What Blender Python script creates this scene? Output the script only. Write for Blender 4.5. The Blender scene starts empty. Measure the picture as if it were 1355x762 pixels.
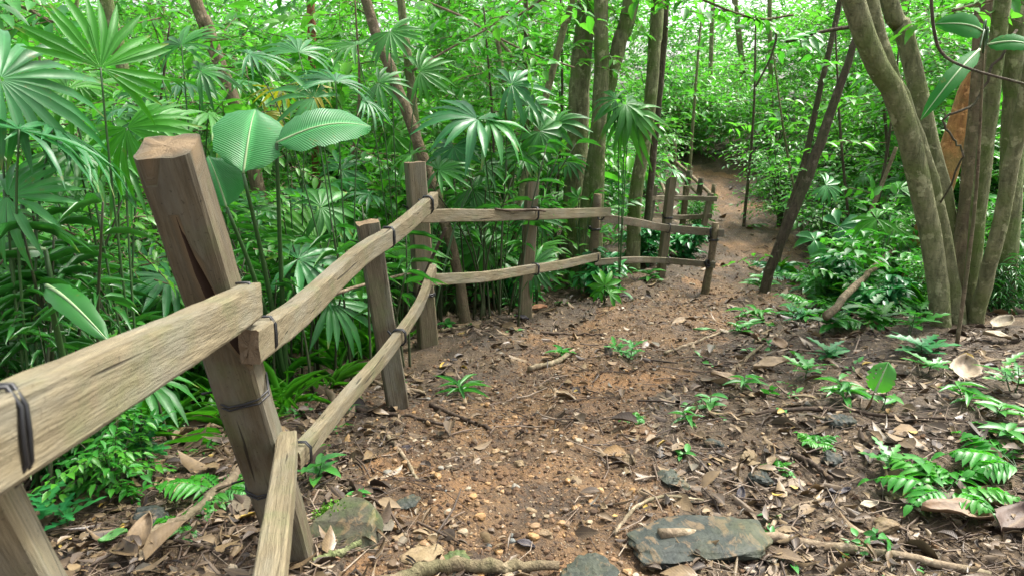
import bpy, bmesh, math, random
import numpy as np
from mathutils import Vector, Matrix

random.seed(7)
RNG = np.random.default_rng(7)
SC = bpy.context.scene
COL = SC.collection
R = math.radians

# ------------------------------------------------------------------ camera
F, CX, CY = 985.0, 677.5, 381.0
PITCH = R(14.0)
CAM = np.array([0.0, 0.0, 1.45])
FW = np.array([0, math.cos(PITCH), -math.sin(PITCH)])
UP = np.array([0, math.sin(PITCH), math.cos(PITCH)])
RT = np.array([1.0, 0, 0])

def ray(px, py):
    return FW + RT * ((px - CX) / F) + UP * ((CY - py) / F)

def at(px, py, Y):
    d = ray(px, py)
    return CAM + d * (Y / d[1])

# ------------------------------------------------------------------ noise / terrain
_T = [np.random.default_rng(100 + i).random((256, 256)) for i in range(6)]

def vn(x, y, f, k=0):
    t = _T[k]
    x = np.asarray(x, float) * f + 37.3 * (k + 1)
    y = np.asarray(y, float) * f + 11.7 * (k + 1)
    xi = np.floor(x).astype(int); yi = np.floor(y).astype(int)
    fx = x - xi; fy = y - yi
    fx = fx * fx * (3 - 2 * fx); fy = fy * fy * (3 - 2 * fy)
    a = t[xi % 256, yi % 256]; b = t[(xi + 1) % 256, yi % 256]
    c = t[xi % 256, (yi + 1) % 256]; d = t[(xi + 1) % 256, (yi + 1) % 256]
    return (a * (1 - fx) + b * fx) * (1 - fy) + (c * (1 - fx) + d * fx) * fy - 0.5

_PY = [-60, -6, 0, 2, 3.5, 4.5, 6, 7, 8, 9, 10, 11, 12, 13, 14, 16, 19, 28, 40, 60]
_PZ = [2.0, .5, .12, .06, 0.0, -.04, -.22, -.29, -.27, -.16, -.02, .14, .33, .52, .70, .95, .9, -.2, -2.0, -4.0]
def prof(y):
    return (np.interp(y - .35, _PY, _PZ) + np.interp(y, _PY, _PZ) + np.interp(y + .35, _PY, _PZ)) / 3

_CY = [-8, 1.5, 2.2, 3.2, 4.4, 5.7, 6.8, 8.5, 10, 11, 13.3, 14.5, 18, 24]
_CXs = [-.6, -.1, -.05, .0, .42, 1.2, 2.1, 2.85, 3.15, 3.2, 3.05, 3.0, 2.2, 1.0]
def pathx(y):
    return np.interp(y, _CY, _CXs)
def pathw(y):
    return np.interp(y, [0, 3, 5, 7, 9, 14, 24], [.5, .5, .62, .58, .40, .34, .3])
def pathmask(x, y):
    d = np.abs(np.asarray(x) - pathx(y)) - pathw(y)
    d = d + 0.45 * vn(x, y, 1.3, 1) + .22 * vn(x, y, 4.0, 2)
    m = np.clip(0.5 - d / 0.30, 0, 1)
    return m * (np.asarray(y) < 12.5 + .8 * vn(x, y, 1.1, 4))

def hz(x, y):
    x = np.asarray(x, float); y = np.asarray(y, float)
    px = pathx(y)
    z = prof(y)
    left = np.clip(px - 1.0 - x, 0, None)
    z = z - 0.10 * np.minimum(left, 6) + 0.012 * np.maximum(left - 6, 0)
    right = np.clip(x - px - .9, 0, None)
    z = z + 0.07 * np.minimum(right, 5) + .05 * np.maximum(right - 5, 0)
    z = z - 0.05 * np.exp(-((x - px) / .7) ** 2)
    z = z + .16 * vn(x, y, .55, 0) + .075 * vn(x, y, 1.7, 3)
    return z

def hzf(x, y):
    m = pathmask(x, y)
    return hz(x, y) + .036 * vn(x, y, 5.5, 4) + (.026 + .012 * m) * vn(x, y, 14, 5) + .012 * vn(x, y, 34, 2) + .006 * vn(x, y, 70, 1)

def gh(px, py):
    d = ray(px, py)
    t = 0.3
    while t < 80:
        p = CAM + d * t
        if p[2] <= hz(p[0], p[1]):
            break
        t += 0.02
    return p

def g(x, y):
    return np.array([x, y, float(hz(x, y))])

# ------------------------------------------------------------------ mesh building
W = {}   # world matrices of what has been built

def nrm(v):
    v = np.asarray(v, float)
    return v / np.maximum(np.linalg.norm(v, axis=-1, keepdims=True), 1e-9)

class MB:
    def __init__(s):
        s.v = []; s.f = []; s.t = []; s.n = 0
    def add(s, v, faces, t=None):
        """v (N,3); faces list of int arrays (M,k); t (N,4)"""
        v = np.asarray(v, float).reshape(-1, 3)
        if t is None:
            t = np.full((len(v), 4), .5)
        for f in faces:
            f = np.asarray(f, int)
            if f.size:
                s.f.append(f + s.n)
        s.v.append(v); s.t.append(np.broadcast_to(t, (len(v), 4))); s.n += len(v)
    def build(s, name, mat, parent=None, M=None, smooth=True):
        me = bpy.data.meshes.new(name)
        v = np.concatenate(s.v); t = np.concatenate(s.t)
        me.vertices.add(len(v)); me.vertices.foreach_set('co', v.astype(np.float32).ravel())
        loops = np.concatenate([f.ravel() for f in s.f])
        tot = np.concatenate([np.full(len(f), f.shape[1]) for f in s.f])
        st = np.concatenate([[0], np.cumsum(tot)[:-1]])
        me.loops.add(len(loops)); me.loops.foreach_set('vertex_index', loops.astype(np.int32))
        me.polygons.add(len(tot)); me.polygons.foreach_set('loop_start', st.astype(np.int32))
        me.polygons.foreach_set('use_smooth', np.full(len(tot), smooth))
        a = me.attributes.new('tint', 'FLOAT_COLOR', 'POINT')
        a.data.foreach_set('color', t.astype(np.float32).ravel())
        me.update(calc_edges=True)
        me.materials.append(mat)
        return link(name, me, parent, M)

def link(name, me, parent=None, M=None):
    o = bpy.data.objects.new(name, me); COL.objects.link(o)
    if M is None: M = Matrix.Identity(4)
    W[o] = M
    if parent is not None:
        o.parent = parent
        o.matrix_parent_inverse = W[parent].inverted()
    o.matrix_basis = M
    return o

def tag(o, label=None, cat=None, group=None, kind=None):
    if label: o['label'] = label
    if cat: o['category'] = cat
    if group: o['group'] = group
    if kind: o['kind'] = kind
    return o

def thing(name, label, cat, loc, group=None):
    o = link(name, None, None, Matrix.Translation(Vector(loc)))
    o.empty_display_size = .1
    return tag(o, label, cat, group)

# ------------------------------------------------------------------ shape generators
def tube(mb, pts, rad, sides=6, t=None, cap=True, rough=0.0, rng=RNG):
    pts = np.asarray(pts, float); n = len(pts)
    rad = np.broadcast_to(np.asarray(rad, float), (n,))
    T = nrm(np.gradient(pts, axis=0))
    ref = np.array([0, 0, 1.0]) if abs(T[0][2]) < .8 else np.array([1.0, 0, 0])
    u = nrm(np.cross(T[0], ref)); ring = []
    a = np.linspace(0, 2 * math.pi, sides, endpoint=False)
    ph = rng.random() * 6
    for i in range(n):
        u = nrm(u - T[i] * np.dot(u, T[i])); w = np.cross(T[i], u)
        r = rad[i] * (1 + rough * (.5 * np.sin(2 * a + ph + i * .3) + .5 * np.sin(3 * a - ph + i * .17) + .6 * (rng.random(sides) - .5)))
        ring.append(pts[i] + np.outer(np.cos(a) * r, u) + np.outer(np.sin(a) * r, w))
    v = np.concatenate(ring)
    i = np.arange(n - 1)[:, None] * sides; k = np.arange(sides)[None]
    k2 = (k + 1) % sides
    q = np.stack([i + k, i + k2, i + sides + k2, i + sides + k], -1).reshape(-1, 4)
    fs = [q]
    if cap:
        fs += [np.arange(sides)[::-1][None], (np.arange(sides) + (n - 1) * sides)[None]]
    tt = np.tile([rng.random(), rng.random(), .5, .5], (len(v), 1)) if t is None else t
    mb.add(v, fs, tt)

def smooth_path(pts, n):
    pts = np.asarray(pts, float)
    if len(pts) < 3:
        s = np.linspace(0, 1, n)[:, None]
        return pts[0] * (1 - s) + pts[-1] * s
    P = np.vstack([2 * pts[0] - pts[1], pts, 2 * pts[-1] - pts[-2]])
    out = []
    for s in np.linspace(0, len(pts) - 1.0001, n):
        i = int(s); t = s - i
        p0, p1, p2, p3 = P[i], P[i + 1], P[i + 2], P[i + 3]
        out.append(.5 * ((2 * p1) + (-p0 + p2) * t + (2 * p0 - 5 * p1 + 4 * p2 - p3) * t * t + (-p0 + 3 * p1 - 3 * p2 + p3) * t ** 3))
    return np.array(out)

# leaf templates: verts (x along, y across, z up), faces tri/quad
def tpl_lo():
    v = np.array([[0, 0, 0], [.42, -.5, .09], [1, 0, -.14], [.42, .5, .09]], float)
    return v, [np.array([[0, 1, 2], [0, 2, 3]])]
def tpl_mid(st=((.12, .30), (.38, .5), (.68, .36)), droop=.22, fold=.16):
    v = [[0, 0, 0]]
    for x, w in st:
        z = -droop * x * x
        v += [[x, w, z + fold * w], [x, 0, z], [x, -w, z + fold * w]]
    v.append([1, 0, -droop])
    n = len(st); tip = len(v) - 1
    tri = [[0, 2, 1], [0, 3, 2], [tip - 3, tip - 2, tip], [tip - 2, tip - 1, tip]]
    q = []
    for i in range(n - 1):
        a = 1 + 3 * i
        q += [[a, a + 1, a + 4, a + 3], [a + 1, a + 2, a + 5, a + 4]]
    return np.array(v, float), [np.array(tri), np.array(q)]
LO = tpl_lo()
MID = tpl_mid(((.18, .38), (.45, .5), (.75, .28)))
LANCE = tpl_mid(((.2, .42), (.5, .5), (.8, .26)), droop=.38, fold=.25)
BROAD = tpl_mid(((.08, .36), (.35, .5), (.65, .42), (.86, .22)), droop=.26, fold=.2)
CURL = tpl_mid(((.12, .30), (.4, .5), (.72, .36)), droop=.15, fold=.45)
LOBED = tpl_mid(((.10, .5), (.2, .16), (.34, .5), (.45, .16), (.6, .4), (.7, .14), (.84, .22)), droop=.15, fold=.1)

def leaves(mb, tpl, P, D, U, L, Wd, t0=None, t1=None, rng=RNG):
    P = np.asarray(P, float); N = len(P)
    if N == 0: return
    D = nrm(D); S = nrm(np.cross(U, D)); Nn = np.cross(D, S)
    L = np.broadcast_to(np.asarray(L, float), (N,)); Wd = np.broadcast_to(np.asarray(Wd, float), (N,))
    v, fs = tpl; k = len(v)
    V = (P[:, None] + v[None, :, 0:1] * (D * L[:, None])[:, None] + v[None, :, 1:2] * (S * Wd[:, None])[:, None]
         + v[None, :, 2:3] * (Nn * L[:, None])[:, None])
    off = (np.arange(N) * k)[:, None, None]
    faces = [(f[None] + off).reshape(-1, f.shape[1]) for f in fs]
    T = np.empty((N, k, 4))
    T[..., 0] = (rng.random(N) if t0 is None else np.broadcast_to(t0, (N,)))[:, None]
    T[..., 1] = (rng.random(N) if t1 is None else np.broadcast_to(t1, (N,)))[:, None]
    T[..., 2] = v[None, :, 0]; T[..., 3] = v[None, :, 1] + .5
    mb.add(V.reshape(-1, 3), faces, T.reshape(-1, 4))

def sprays(ml, mw, O, D, LT, n, leafL, ratio, tpl, rng=RNG, t1=None, tw=.004, droop=.25, spread=.85, drop=0):
    """twigs with leaves set alternately left and right"""
    O = np.asarray(O, float); T = len(O); D = nrm(D)
    LT = np.broadcast_to(np.asarray(LT, float), (T,))
    side = nrm(np.cross(D, np.array([0, 0, 1.0]) + .2 * rng.normal(size=(T, 3)))); up = np.cross(side, D)
    s = np.linspace(.12, 1, n)
    pos = O[:, None] + D[:, None] * (LT[:, None] * s)[..., None]
    pos[..., 2] -= droop * LT[:, None] * s ** 2
    sg = np.where(np.arange(n) % 2 == 0, 1.0, -1.0)
    d = .55 * D[:, None] + spread * side[:, None] * sg[None, :, None] + .28 * rng.normal(size=(T, n, 3))
    d[..., 2] -= .18
    d[:, -1] = D + .2 * rng.normal(size=(T, 3)); d[:, -1, 2] -= .3
    U = up[:, None] + .38 * rng.normal(size=(T, n, 3)); U[..., 2] += .5
    lf = leafL * (0.65 + .7 * rng.random((T, n)))
    c1 = (rng.random(T) if t1 is None else np.broadcast_to(t1, (T,)))
    keep = rng.random(T * n) >= drop
    leaves(ml, tpl, pos.reshape(-1, 3)[keep], d.reshape(-1, 3)[keep], U.reshape(-1, 3)[keep], lf.ravel()[keep], (lf * ratio).ravel()[keep],
           t1=np.repeat(c1, n)[keep], rng=rng)
    if mw is not None:
        a = O; b = pos[:, n // 2]; c = pos[:, -1]
        ang = np.array([0, 2.1, 4.2])
        off = (np.cos(ang)[None, :, None] * side[:, None] + np.sin(ang)[None, :, None] * up[:, None]) * tw
        v = np.concatenate([a[:, None] + off, b[:, None] + off * .8, c[:, None] + off * .3], 1)
        q = []
        for i in range(2):
            for k in range(3):
                q.append([3 * i + k, 3 * i + (k + 1) % 3, 3 * i + 3 + (k + 1) % 3, 3 * i + 3 + k])
        q = np.array(q)
        mw.add(v.reshape(-1, 3), [(q[None] + (np.arange(T) * 9)[:, None, None]).reshape(-1, 4)],
               np.tile([.5, .5, .5, .5], (T * 9, 1)))

def beam(name, mat, pts, w, h, up=(0, 0, 1), parent=None, rough=.0015, seg=None, taper=1.0, twist=0.0, cut=0.0, seed=0, gouge=False):
    """square timber along a line; local X runs with the grain"""
    pts = np.asarray(pts, float); rng = np.random.default_rng(seed)
    x = nrm(pts[-1] - pts[0]); z = nrm(np.asarray(up, float) - x * np.dot(up, x)); y = np.cross(z, x)
    M = Matrix(((x[0], y[0], z[0], pts[0][0]), (x[1], y[1], z[1], pts[0][1]), (x[2], y[2], z[2], pts[0][2]), (0, 0, 0, 1)))
    B = np.stack([x, y, z])
    L = np.linalg.norm(pts[-1] - pts[0])
    n = seg or max(6, int(L / .06))
    loc = (smooth_path(pts, n) - pts[0]) @ B.T
    prof_ = []
    c = .07
    m = 5
    for (sx, sy), (ex, ey) in (((-1, -1), (1, -1)), ((1, -1), (1, 1)), ((1, 1), (-1, 1)), ((-1, 1), (-1, -1))):
        for k in range(m):
            s = (k + .0) / (m - 1)
            s = c + (1 - 2 * c) * s
            prof_.append((sx + (ex - sx) * s, sy + (ey - sy) * s))
    pr = np.array(prof_) * .5; k = len(pr)
    dn = rng.normal(size=k) * .6
    V = []
    for i in range(n):
        s = i / (n - 1)
        sc = 1 + (taper - 1) * s
        wob = np.array([math.sin(i * .55 + seed), math.sin(i * .37 + seed * 2.1)]) * rough * 1.2
        wj = rough * (dn + .7 * rng.normal(size=k))
        yy = pr[:, 0] * w * sc * (1 + wj / w) + wob[0]
        zz = pr[:, 1] * h * sc * (1 + wj / h) + wob[1]
        xx = np.zeros(k)
        if i == n - 1: xx = xx + cut * (zz / h) + rng.normal(size=k) * .002
        if i == 0: xx = xx + rng.normal(size=k) * .002
        V.append(np.stack([loc[i, 0] + xx, loc[i, 1] + yy, loc[i, 2] + zz], 1))
    V = np.concatenate(V)
    i = np.arange(n - 1)[:, None] * k; j = np.arange(k)[None]; j2 = (j + 1) % k
    q = np.stack([i + j, i + j2, i + k + j2, i + k + j], -1).reshape(-1, 4)
    mb = MB()
    mb.add(V, [q], np.tile([rng.random(), rng.random(), 0, 0], (len(V), 1)))
    for e, first in ((0, True), (n - 1, False)):          # end grain, marked in the tint
        ring = V[e * k:(e + 1) * k]
        ctr = ring.mean(0, keepdims=True)
        inner = ctr + (ring - ctr) * .55 + rng.normal(size=(k, 3)) * .0012
        vv = np.vstack([ring, inner, ctr])
        jj = np.arange(k); j2 = (jj + 1) % k
        qq = np.stack([jj, j2, k + j2, k + jj], -1); tt = np.stack([k + jj, k + j2, np.full(k, 2 * k)], -1)
        if first: qq = qq[:, ::-1]; tt = tt[:, ::-1]
        mb.add(vv, [qq, tt], np.tile([rng.random(), .5, 1.0, 0], (len(vv), 1)))
    o = mb.build(name, mat, parent, M, smooth=False)
    return o

def icosphere(sub):
    bm = bmesh.new(); bmesh.ops.create_icosphere(bm, subdivisions=sub, radius=1)
    v = np.array([x.co[:] for x in bm.verts]); f = np.array([[q.index for q in p.verts] for p in bm.faces]); bm.free()
    return v, f
ICO = {k: icosphere(k) for k in (1, 2, 3, 4, 5)}

def rock(mb, c, size, seed, sub=3, planes=14, rough=.05, rot=None):
    rng = np.random.default_rng(seed)
    v, f = ICO[sub]
    n = nrm(rng.normal(size=(planes, 3))); d = .62 + .38 * rng.random(planes)
    n[0] = nrm(np.array([.1 * rng.normal(), .1 * rng.normal(), 1])); d[0] = .75
    k = v @ n.T
    r = np.min(np.where(k > .05, d / np.maximum(k, .05), 9), 1)
    r = np.minimum(r, 1.25)
    ph = rng.random((6, 3)) * 6; fr = rng.normal(size=(6, 3)) * 4
    for a in range(6):
        r = r * (1 + rough * .3 * np.sin(v @ fr[a] * (.5 + a * .35) + ph[a, 0]))
    a = rng.random() * 6.28 if rot is None else rot
    V = v * r[:, None] * np.asarray(size)
    ca, sa = math.cos(a), math.sin(a)
    V = np.stack([V[:, 0] * ca - V[:, 1] * sa, V[:, 0] * sa + V[:, 1] * ca, V[:, 2]], 1) + np.asarray(c)
    mb.add(V, [f], np.tile([rng.random(), rng.random(), .5, .5], (len(V), 1)))

def fan(mb, hub, a, n, Rr, nseg=18, spread=120, droop=.25, split=.42, wid=1.0, rng=RNG, t1=None):
    """pleated fan-palm blade: segments joined near the hub, free at the ends"""
    n = nrm(n); a = nrm(a - n * np.dot(a, n)); s = np.cross(n, a)
    th = np.linspace(-R(spread), R(spread), nseg) + rng.normal(size=nseg) * .02
    dth = 2 * R(spread) / (nseg - 1)
    st = np.array([.03, .2, split, .62, .82, 1.0])
    cf = t1 if t1 is not None else rng.random()
    for k, t in enumerate(th):
        if rng.random() < .07: continue
        d = a * math.cos(t) + s * math.sin(t); e = np.cross(n, d)
        L = Rr * (.80 + .2 * math.cos(t * .7)) * (.92 + .16 * rng.random())
        dr = droop * (.3 + 1.5 * rng.random()) + .05
        yaw = rng.normal() * .10
        r = st * L
        hw = np.where(st <= split, r * math.tan(dth / 2) * 1.02, 0)
        w0 = split * L * math.tan(dth / 2) * wid
        hw = np.where(st > split, w0 * np.interp(st, [split, .62, .82, 1.0], [1, .95, .62, .08]), hw)
        zz = -dr * Rr * st ** 2.6
        cen = hub + np.outer(r, d) + np.outer(zz, n) + np.outer(yaw * np.maximum(st - split, 0) * L, e)
        pl = np.outer(hw * .55, n)
        v = np.stack([cen - np.outer(hw, e) + pl, cen, cen + np.outer(hw, e) + pl], 1).reshape(-1, 3)
        i = np.arange(5) * 3
        q = np.concatenate([np.stack([i, i + 1, i + 4, i + 3], -1), np.stack([i + 1, i + 2, i + 5, i + 4], -1)])
        T = np.empty((18, 4)); T[:, 0] = rng.random(); T[:, 1] = cf; T[:, 2] = np.repeat(st, 3); T[:, 3] = np.tile([0, .5, 1], 6)
        mb.add(v, [q], T)

def pinnate(mb, mw, base, d0, L, n=12, leafL=.1, ratio=.25, rise=.5, droop=.9, tpl=LANCE, rng=RNG, t1=None, ang=.9, taper=True, w=.003):
    """a feather frond: rachis that arches over, leaflets in pairs"""
    h = nrm(np.array([d0[0], d0[1], 0.0]))
    s = np.linspace(0, 1, 14)
    pts = base + np.outer(s * L * .85, h); pts[:, 2] += L * (rise * s - droop * .5 * s ** 2)
    tube(mw, pts, np.linspace(w, w * .3, 14), 4, cap=False, rng=rng)
    ss = np.linspace(.18, .99, n)
    P = np.stack([np.interp(ss, s, pts[:, i]) for i in range(3)], 1)
    T = nrm(np.gradient(P, axis=0)); side = nrm(np.cross(T, [0, 0, 1.0])); up = np.cross(side, T)
    ll = leafL * (np.sin(np.clip(ss * 1.05, 0, 1) * math.pi * .85 + .45) if taper else np.ones(n))
    for sg in (1, -1):
        D = T * math.cos(ang) + side * sg * math.sin(ang) - np.array([0, 0, .12]) + .06 * rng.normal(size=(n, 3))
        leaves(mb, tpl, P, D, up + .15 * rng.normal(size=(n, 3)), ll, leafL * ratio, t1=np.full(n, t1 if t1 is not None else rng.random()), rng=rng)
    leaves(mb, tpl, P[-1:], T[-1:], up[-1:], leafL * .6, leafL * ratio, t1=np.full(1, .5), rng=rng)

# ------------------------------------------------------------------ materials
def newmat(name):
    m = bpy.data.materials.new(name); m.use_nodes = True
    nt = m.node_tree; nt.nodes.clear()
    return m, nt

class NT:
    def __init__(s, nt): s.nt = nt
    def n(s, typ, **kw):
        x = s.nt.nodes.new(typ)
        for k, v in kw.items(): setattr(x, k, v)
        return x
    def l(s, a, b): s.nt.links.new(a, b)
    def val(s, sock, v):
        if hasattr(v, 'is_output') or isinstance(v, bpy.types.NodeSocket): s.l(v, sock)
        else: sock.default_value = v
    def math(s, op, a, b=0.0, clamp=False):
        x = s.n('ShaderNodeMath', operation=op, use_clamp=clamp); s.val(x.inputs[0], a); s.val(x.inputs[1], b); return x.outputs[0]
    def mix(s, f, a, b, blend='MIX'):
        x = s.n('ShaderNodeMix', data_type='RGBA', blend_type=blend); s.val(x.inputs[0], f); s.val(x.inputs[6], a); s.val(x.inputs[7], b); return x.outputs[2]
    def noise(s, vec, scale, detail=3, rough=.55, dist=0.0):
        x = s.n('ShaderNodeTexNoise'); s.l(vec, x.inputs['Vector']); x.inputs['Scale'].default_value = scale
        x.inputs['Detail'].default_value = detail; x.inputs['Roughness'].default_value = rough; x.inputs['Distortion'].default_value = dist
        return x.outputs[0]
    def ramp(s, f, stops):
        x = s.n('ShaderNodeValToRGB'); s.val(x.inputs[0], f)
        el = x.color_ramp.elements
        while len(el) < len(stops): el.new(.5)
        for e, (p, c) in zip(el, stops):
            e.position = p; e.color = (*c, 1) if len(c) == 3 else c
        return x.outputs[0]
    def mapping(s, vec, scale):
        x = s.n('ShaderNodeMapping'); s.l(vec, x.inputs[0]); x.inputs['Scale'].default_value = scale; return x.outputs[0]
    def bump(s, h, st, d):
        x = s.n('ShaderNodeBump'); s.l(h, x.inputs['Height']); x.inputs['Strength'].default_value = st; x.inputs['Distance'].default_value = d; return x.outputs[0]
    def bsdf(s, col, rough, nor=None, spec=.5):
        x = s.n('ShaderNodeBsdfPrincipled'); s.val(x.inputs['Base Color'], col); s.val(x.inputs['Roughness'], rough)
        x.inputs['Specular IOR Level'].default_value = spec
        if nor is not None: s.l(nor, x.inputs['Normal'])
        return x.outputs[0]
    def out(s, sh):
        o = s.n('ShaderNodeOutputMaterial'); s.l(sh, o.inputs[0])
    def tint(s):
        a = s.n('ShaderNodeAttribute', attribute_name='tint'); sp = s.n('ShaderNodeSeparateColor'); s.l(a.outputs['Color'], sp.inputs[0])
        return sp.outputs[0], sp.outputs[1], sp.outputs[2], a.outputs['Alpha']
    def obj(s): return s.n('ShaderNodeTexCoord').outputs['Object']

def c4(c): return (*c, 1)

def leafmat(name, dark, light, young, rough=.38, trans=.35, tcol=None, spec=.5, vein=.25, pleat=0):
    m, nt = newmat(name); s = NT(nt)
    r, gq, u, v = s.tint()
    col = s.mix(r, c4(dark), c4(light))
    f = s.math('POWER', gq, 3.0)
    col = s.mix(s.math('MULTIPLY', f, .8), col, c4(young))
    # midrib
    mid = s.math('SUBTRACT', 1.0, s.math('MULTIPLY', s.math('ABSOLUTE', s.math('SUBTRACT', v, .5)), 9.0), True)
    col = s.mix(s.math('MULTIPLY', mid, vein), col, c4([min(1, x * 1.8 + .03) for x in light]))
    nz = s.noise(s.obj(), 22, 2)
    col = s.mix(s.math('MULTIPLY', nz, .35), col, c4([x * .55 for x in dark]))
    sp = s.ramp(s.noise(s.obj(), 17, 4, .7), [(.63, (0, 0, 0)), (.70, (1, 1, 1))])
    col = s.mix(s.math('MULTIPLY', sp, .6), col, c4((.14, .12, .02)))
    tipf = s.math('MULTIPLY', s.math('MULTIPLY', s.math('SUBTRACT', u, .84), 6.0, True), s.math('GREATER_THAN', r, .72))
    col = s.mix(s.math('MULTIPLY', tipf, .8), col, c4((.22, .17, .03)))
    if pleat:
        w = s.math('SINE', s.math('MULTIPLY', u, 230.0))
        nor = s.bump(w, .45, .004)
    else:
        nor = None
    rg = s.math('ADD', s.math('MULTIPLY', nz, .2), rough - .1)
    b = s.bsdf(col, rg, nor, spec)
    tr = s.n('ShaderNodeBsdfTranslucent')
    tc = s.mix(.55, col, c4(tcol or [light[0] * 1.6, light[1] * 1.5, light[2] * .7])); s.l(tc, tr.inputs[0])
    mx = s.n('ShaderNodeMixShader'); mx.inputs[0].default_value = trans
    s.l(b, mx.inputs[1]); s.l(tr.outputs[0], mx.inputs[2]); s.out(mx.outputs[0])
    return m

def barkmat(name, a, b, moss=None, mossamt=.5, scale=(14, 14, 3.5), bump=1.0, rough=.85):
    m, nt = newmat(name); s = NT(nt); o = s.obj()
    mp = s.mapping(o, scale)
    n1 = s.noise(mp, 2.2, 5, .65, .5); n2 = s.noise(o, 5.0, 3); n3 = s.noise(o, 60, 2)
    col = s.mix(s.ramp(n1, [(.32, (0, 0, 0)), (.68, (1, 1, 1))]), c4(a), c4(b))
    if moss:
        f = s.math('MULTIPLY', s.ramp(n2, [(.42, (0, 0, 0)), (.62, (1, 1, 1))]), mossamt)
        col = s.mix(f, col, c4(moss))
    lich = s.ramp(s.noise(o, 13, 4, .6), [(.58, (0, 0, 0)), (.64, (1, 1, 1))])
    dk = s.ramp(s.noise(s.mapping(o, (18, 18, 60)), 1.5, 4, .6), [(.58, (0, 0, 0)), (.68, (1, 1, 1))])
    col = s.mix(s.math('MULTIPLY', dk, .55), col, c4([x * .45 for x in a]))
    col = s.mix(s.math('MULTIPLY', lich, .45), col, c4([min(1, x * 1.7 + .04) for x in b]))
    h = s.math('ADD', n1, s.math('MULTIPLY', n3, .3))
    s.out(s.bsdf(col, rough, s.bump(h, bump, .02), .25))
    return m

def woodmat(name, lo, hi, stain, endc, moss=(.10, .115, .05)):
    m, nt = newmat(name); s = NT(nt); o = s.obj()
    r, gq, e, _ = s.tint()
    add = s.n('ShaderNodeVectorMath', operation='ADD'); s.l(o, add.inputs[0])
    cmb = s.n('ShaderNodeCombineXYZ'); s.l(s.math('MULTIPLY', r, 13.0), cmb.inputs[0]); s.l(s.math('MULTIPLY', gq, 7.0), cmb.inputs[1]); s.l(cmb.outputs[0], add.inputs[1])
    ob = add.outputs[0]
    grain = s.noise(s.mapping(ob, (3.5, 55, 55)), 2.0, 6, .68, .8)
    fine = s.noise(s.mapping(ob, (9, 190, 190)), 2.0, 3, .6)
    big = s.noise(s.mapping(ob, (2.2, 6, 6)), 1.6, 4, .6)
    col = s.mix(s.ramp(grain, [(.30, (0, 0, 0)), (.70, (1, 1, 1))]), c4(lo), c4(hi))
    col = s.mix(s.ramp(big, [(.50, (0, 0, 0)), (.66, (.75, .75, .75))]), col, c4(stain))
    ms = s.noise(ob, 7, 4, .6)
    col = s.mix(s.ramp(ms, [(.50, (0, 0, 0)), (.68, (.62, .62, .62))]), col, c4(moss))
    gr = s.ramp(s.noise(s.mapping(ob, (1.3, 5, 5)), 2.3, 5, .65), [(.46, (0, 0, 0)), (.62, (.5, .5, .5))])
    col = s.mix(gr, col, c4((.17, .165, .13)))
    col = s.mix(s.math('MULTIPLY', gq, .35), col, c4(stain))
    spk = s.ramp(s.noise(ob, 120, 2), [(.66, (0, 0, 0)), (.72, (1, 1, 1))])
    col = s.mix(s.math('MULTIPLY', spk, .55), col, c4([x * .25 for x in lo]))
    crack = s.ramp(s.noise(s.mapping(ob, (1.6, 48, 48)), 1.3, 2, .5, .3), [(.29, (1, 1, 1)), (.34, (0, 0, 0))])
    col = s.mix(s.math('MULTIPLY', crack, .75), col, c4([x * .15 for x in lo]))
    endn = s.noise(ob, 45, 4, .7)
    ecol = s.mix(endn, c4([x * .5 for x in endc]), c4(endc))
    col = s.mix(e, col, ecol)
    h = s.math('SUBTRACT', s.math('ADD', grain, s.math('MULTIPLY', fine, .5)), s.math('MULTIPLY', crack, .8))
    s.out(s.bsdf(col, .82, s.bump(h, .65, .006), .25))
    return m

def rockmat(name, a, b, moss, mamt=.6, rough=.5):
    m, nt = newmat(name); s = NT(nt); o = s.obj(); r, gq, _, _ = s.tint()
    n1 = s.noise(o, 9, 6, .65); n2 = s.noise(o, 3.2, 4); n3 = s.noise(s.mapping(o, (7, 4, 9)), 2.5, 5, .65, 1.2)
    col = s.mix(s.ramp(n1, [(.33, (0, 0, 0)), (.68, (1, 1, 1))]), c4(a), c4(b))
    col = s.mix(s.math('MULTIPLY', r, .45), col, c4([x * .5 for x in a]))
    col = s.mix(s.ramp(n3, [(.52, (0, 0, 0)), (.6, (.55, .55, .55))]), col, c4((.17, .115, .06)))
    col = s.mix(s.math('MULTIPLY', s.ramp(n2, [(.48, (0, 0, 0)), (.64, (1, 1, 1))]), mamt), col, c4(moss))
    n4 = s.noise(o, 55, 4, .7)
    col = s.mix(s.math('MULTIPLY', s.ramp(n4, [(.36, (1, 1, 1)), (.5, (0, 0, 0))]), .5), col, c4([x * .35 for x in a]))
    s.out(s.bsdf(col, s.math('ADD', s.math('MULTIPLY', n1, .4), rough - .15), s.bump(s.math('ADD', s.math('ADD', n1, n3), s.math('MULTIPLY', n4, .35)), .4, .012), .15))
    return m

def plain(name, col, rough=.6, spec=.4):
    m, nt = newmat(name); s = NT(nt)
    n = s.noise(s.obj(), 30, 3)
    s.out(s.bsdf(s.mix(n, c4(col), c4([x * .6 for x in col])), rough, s.bump(n, .3, .004), spec)); return m

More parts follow.
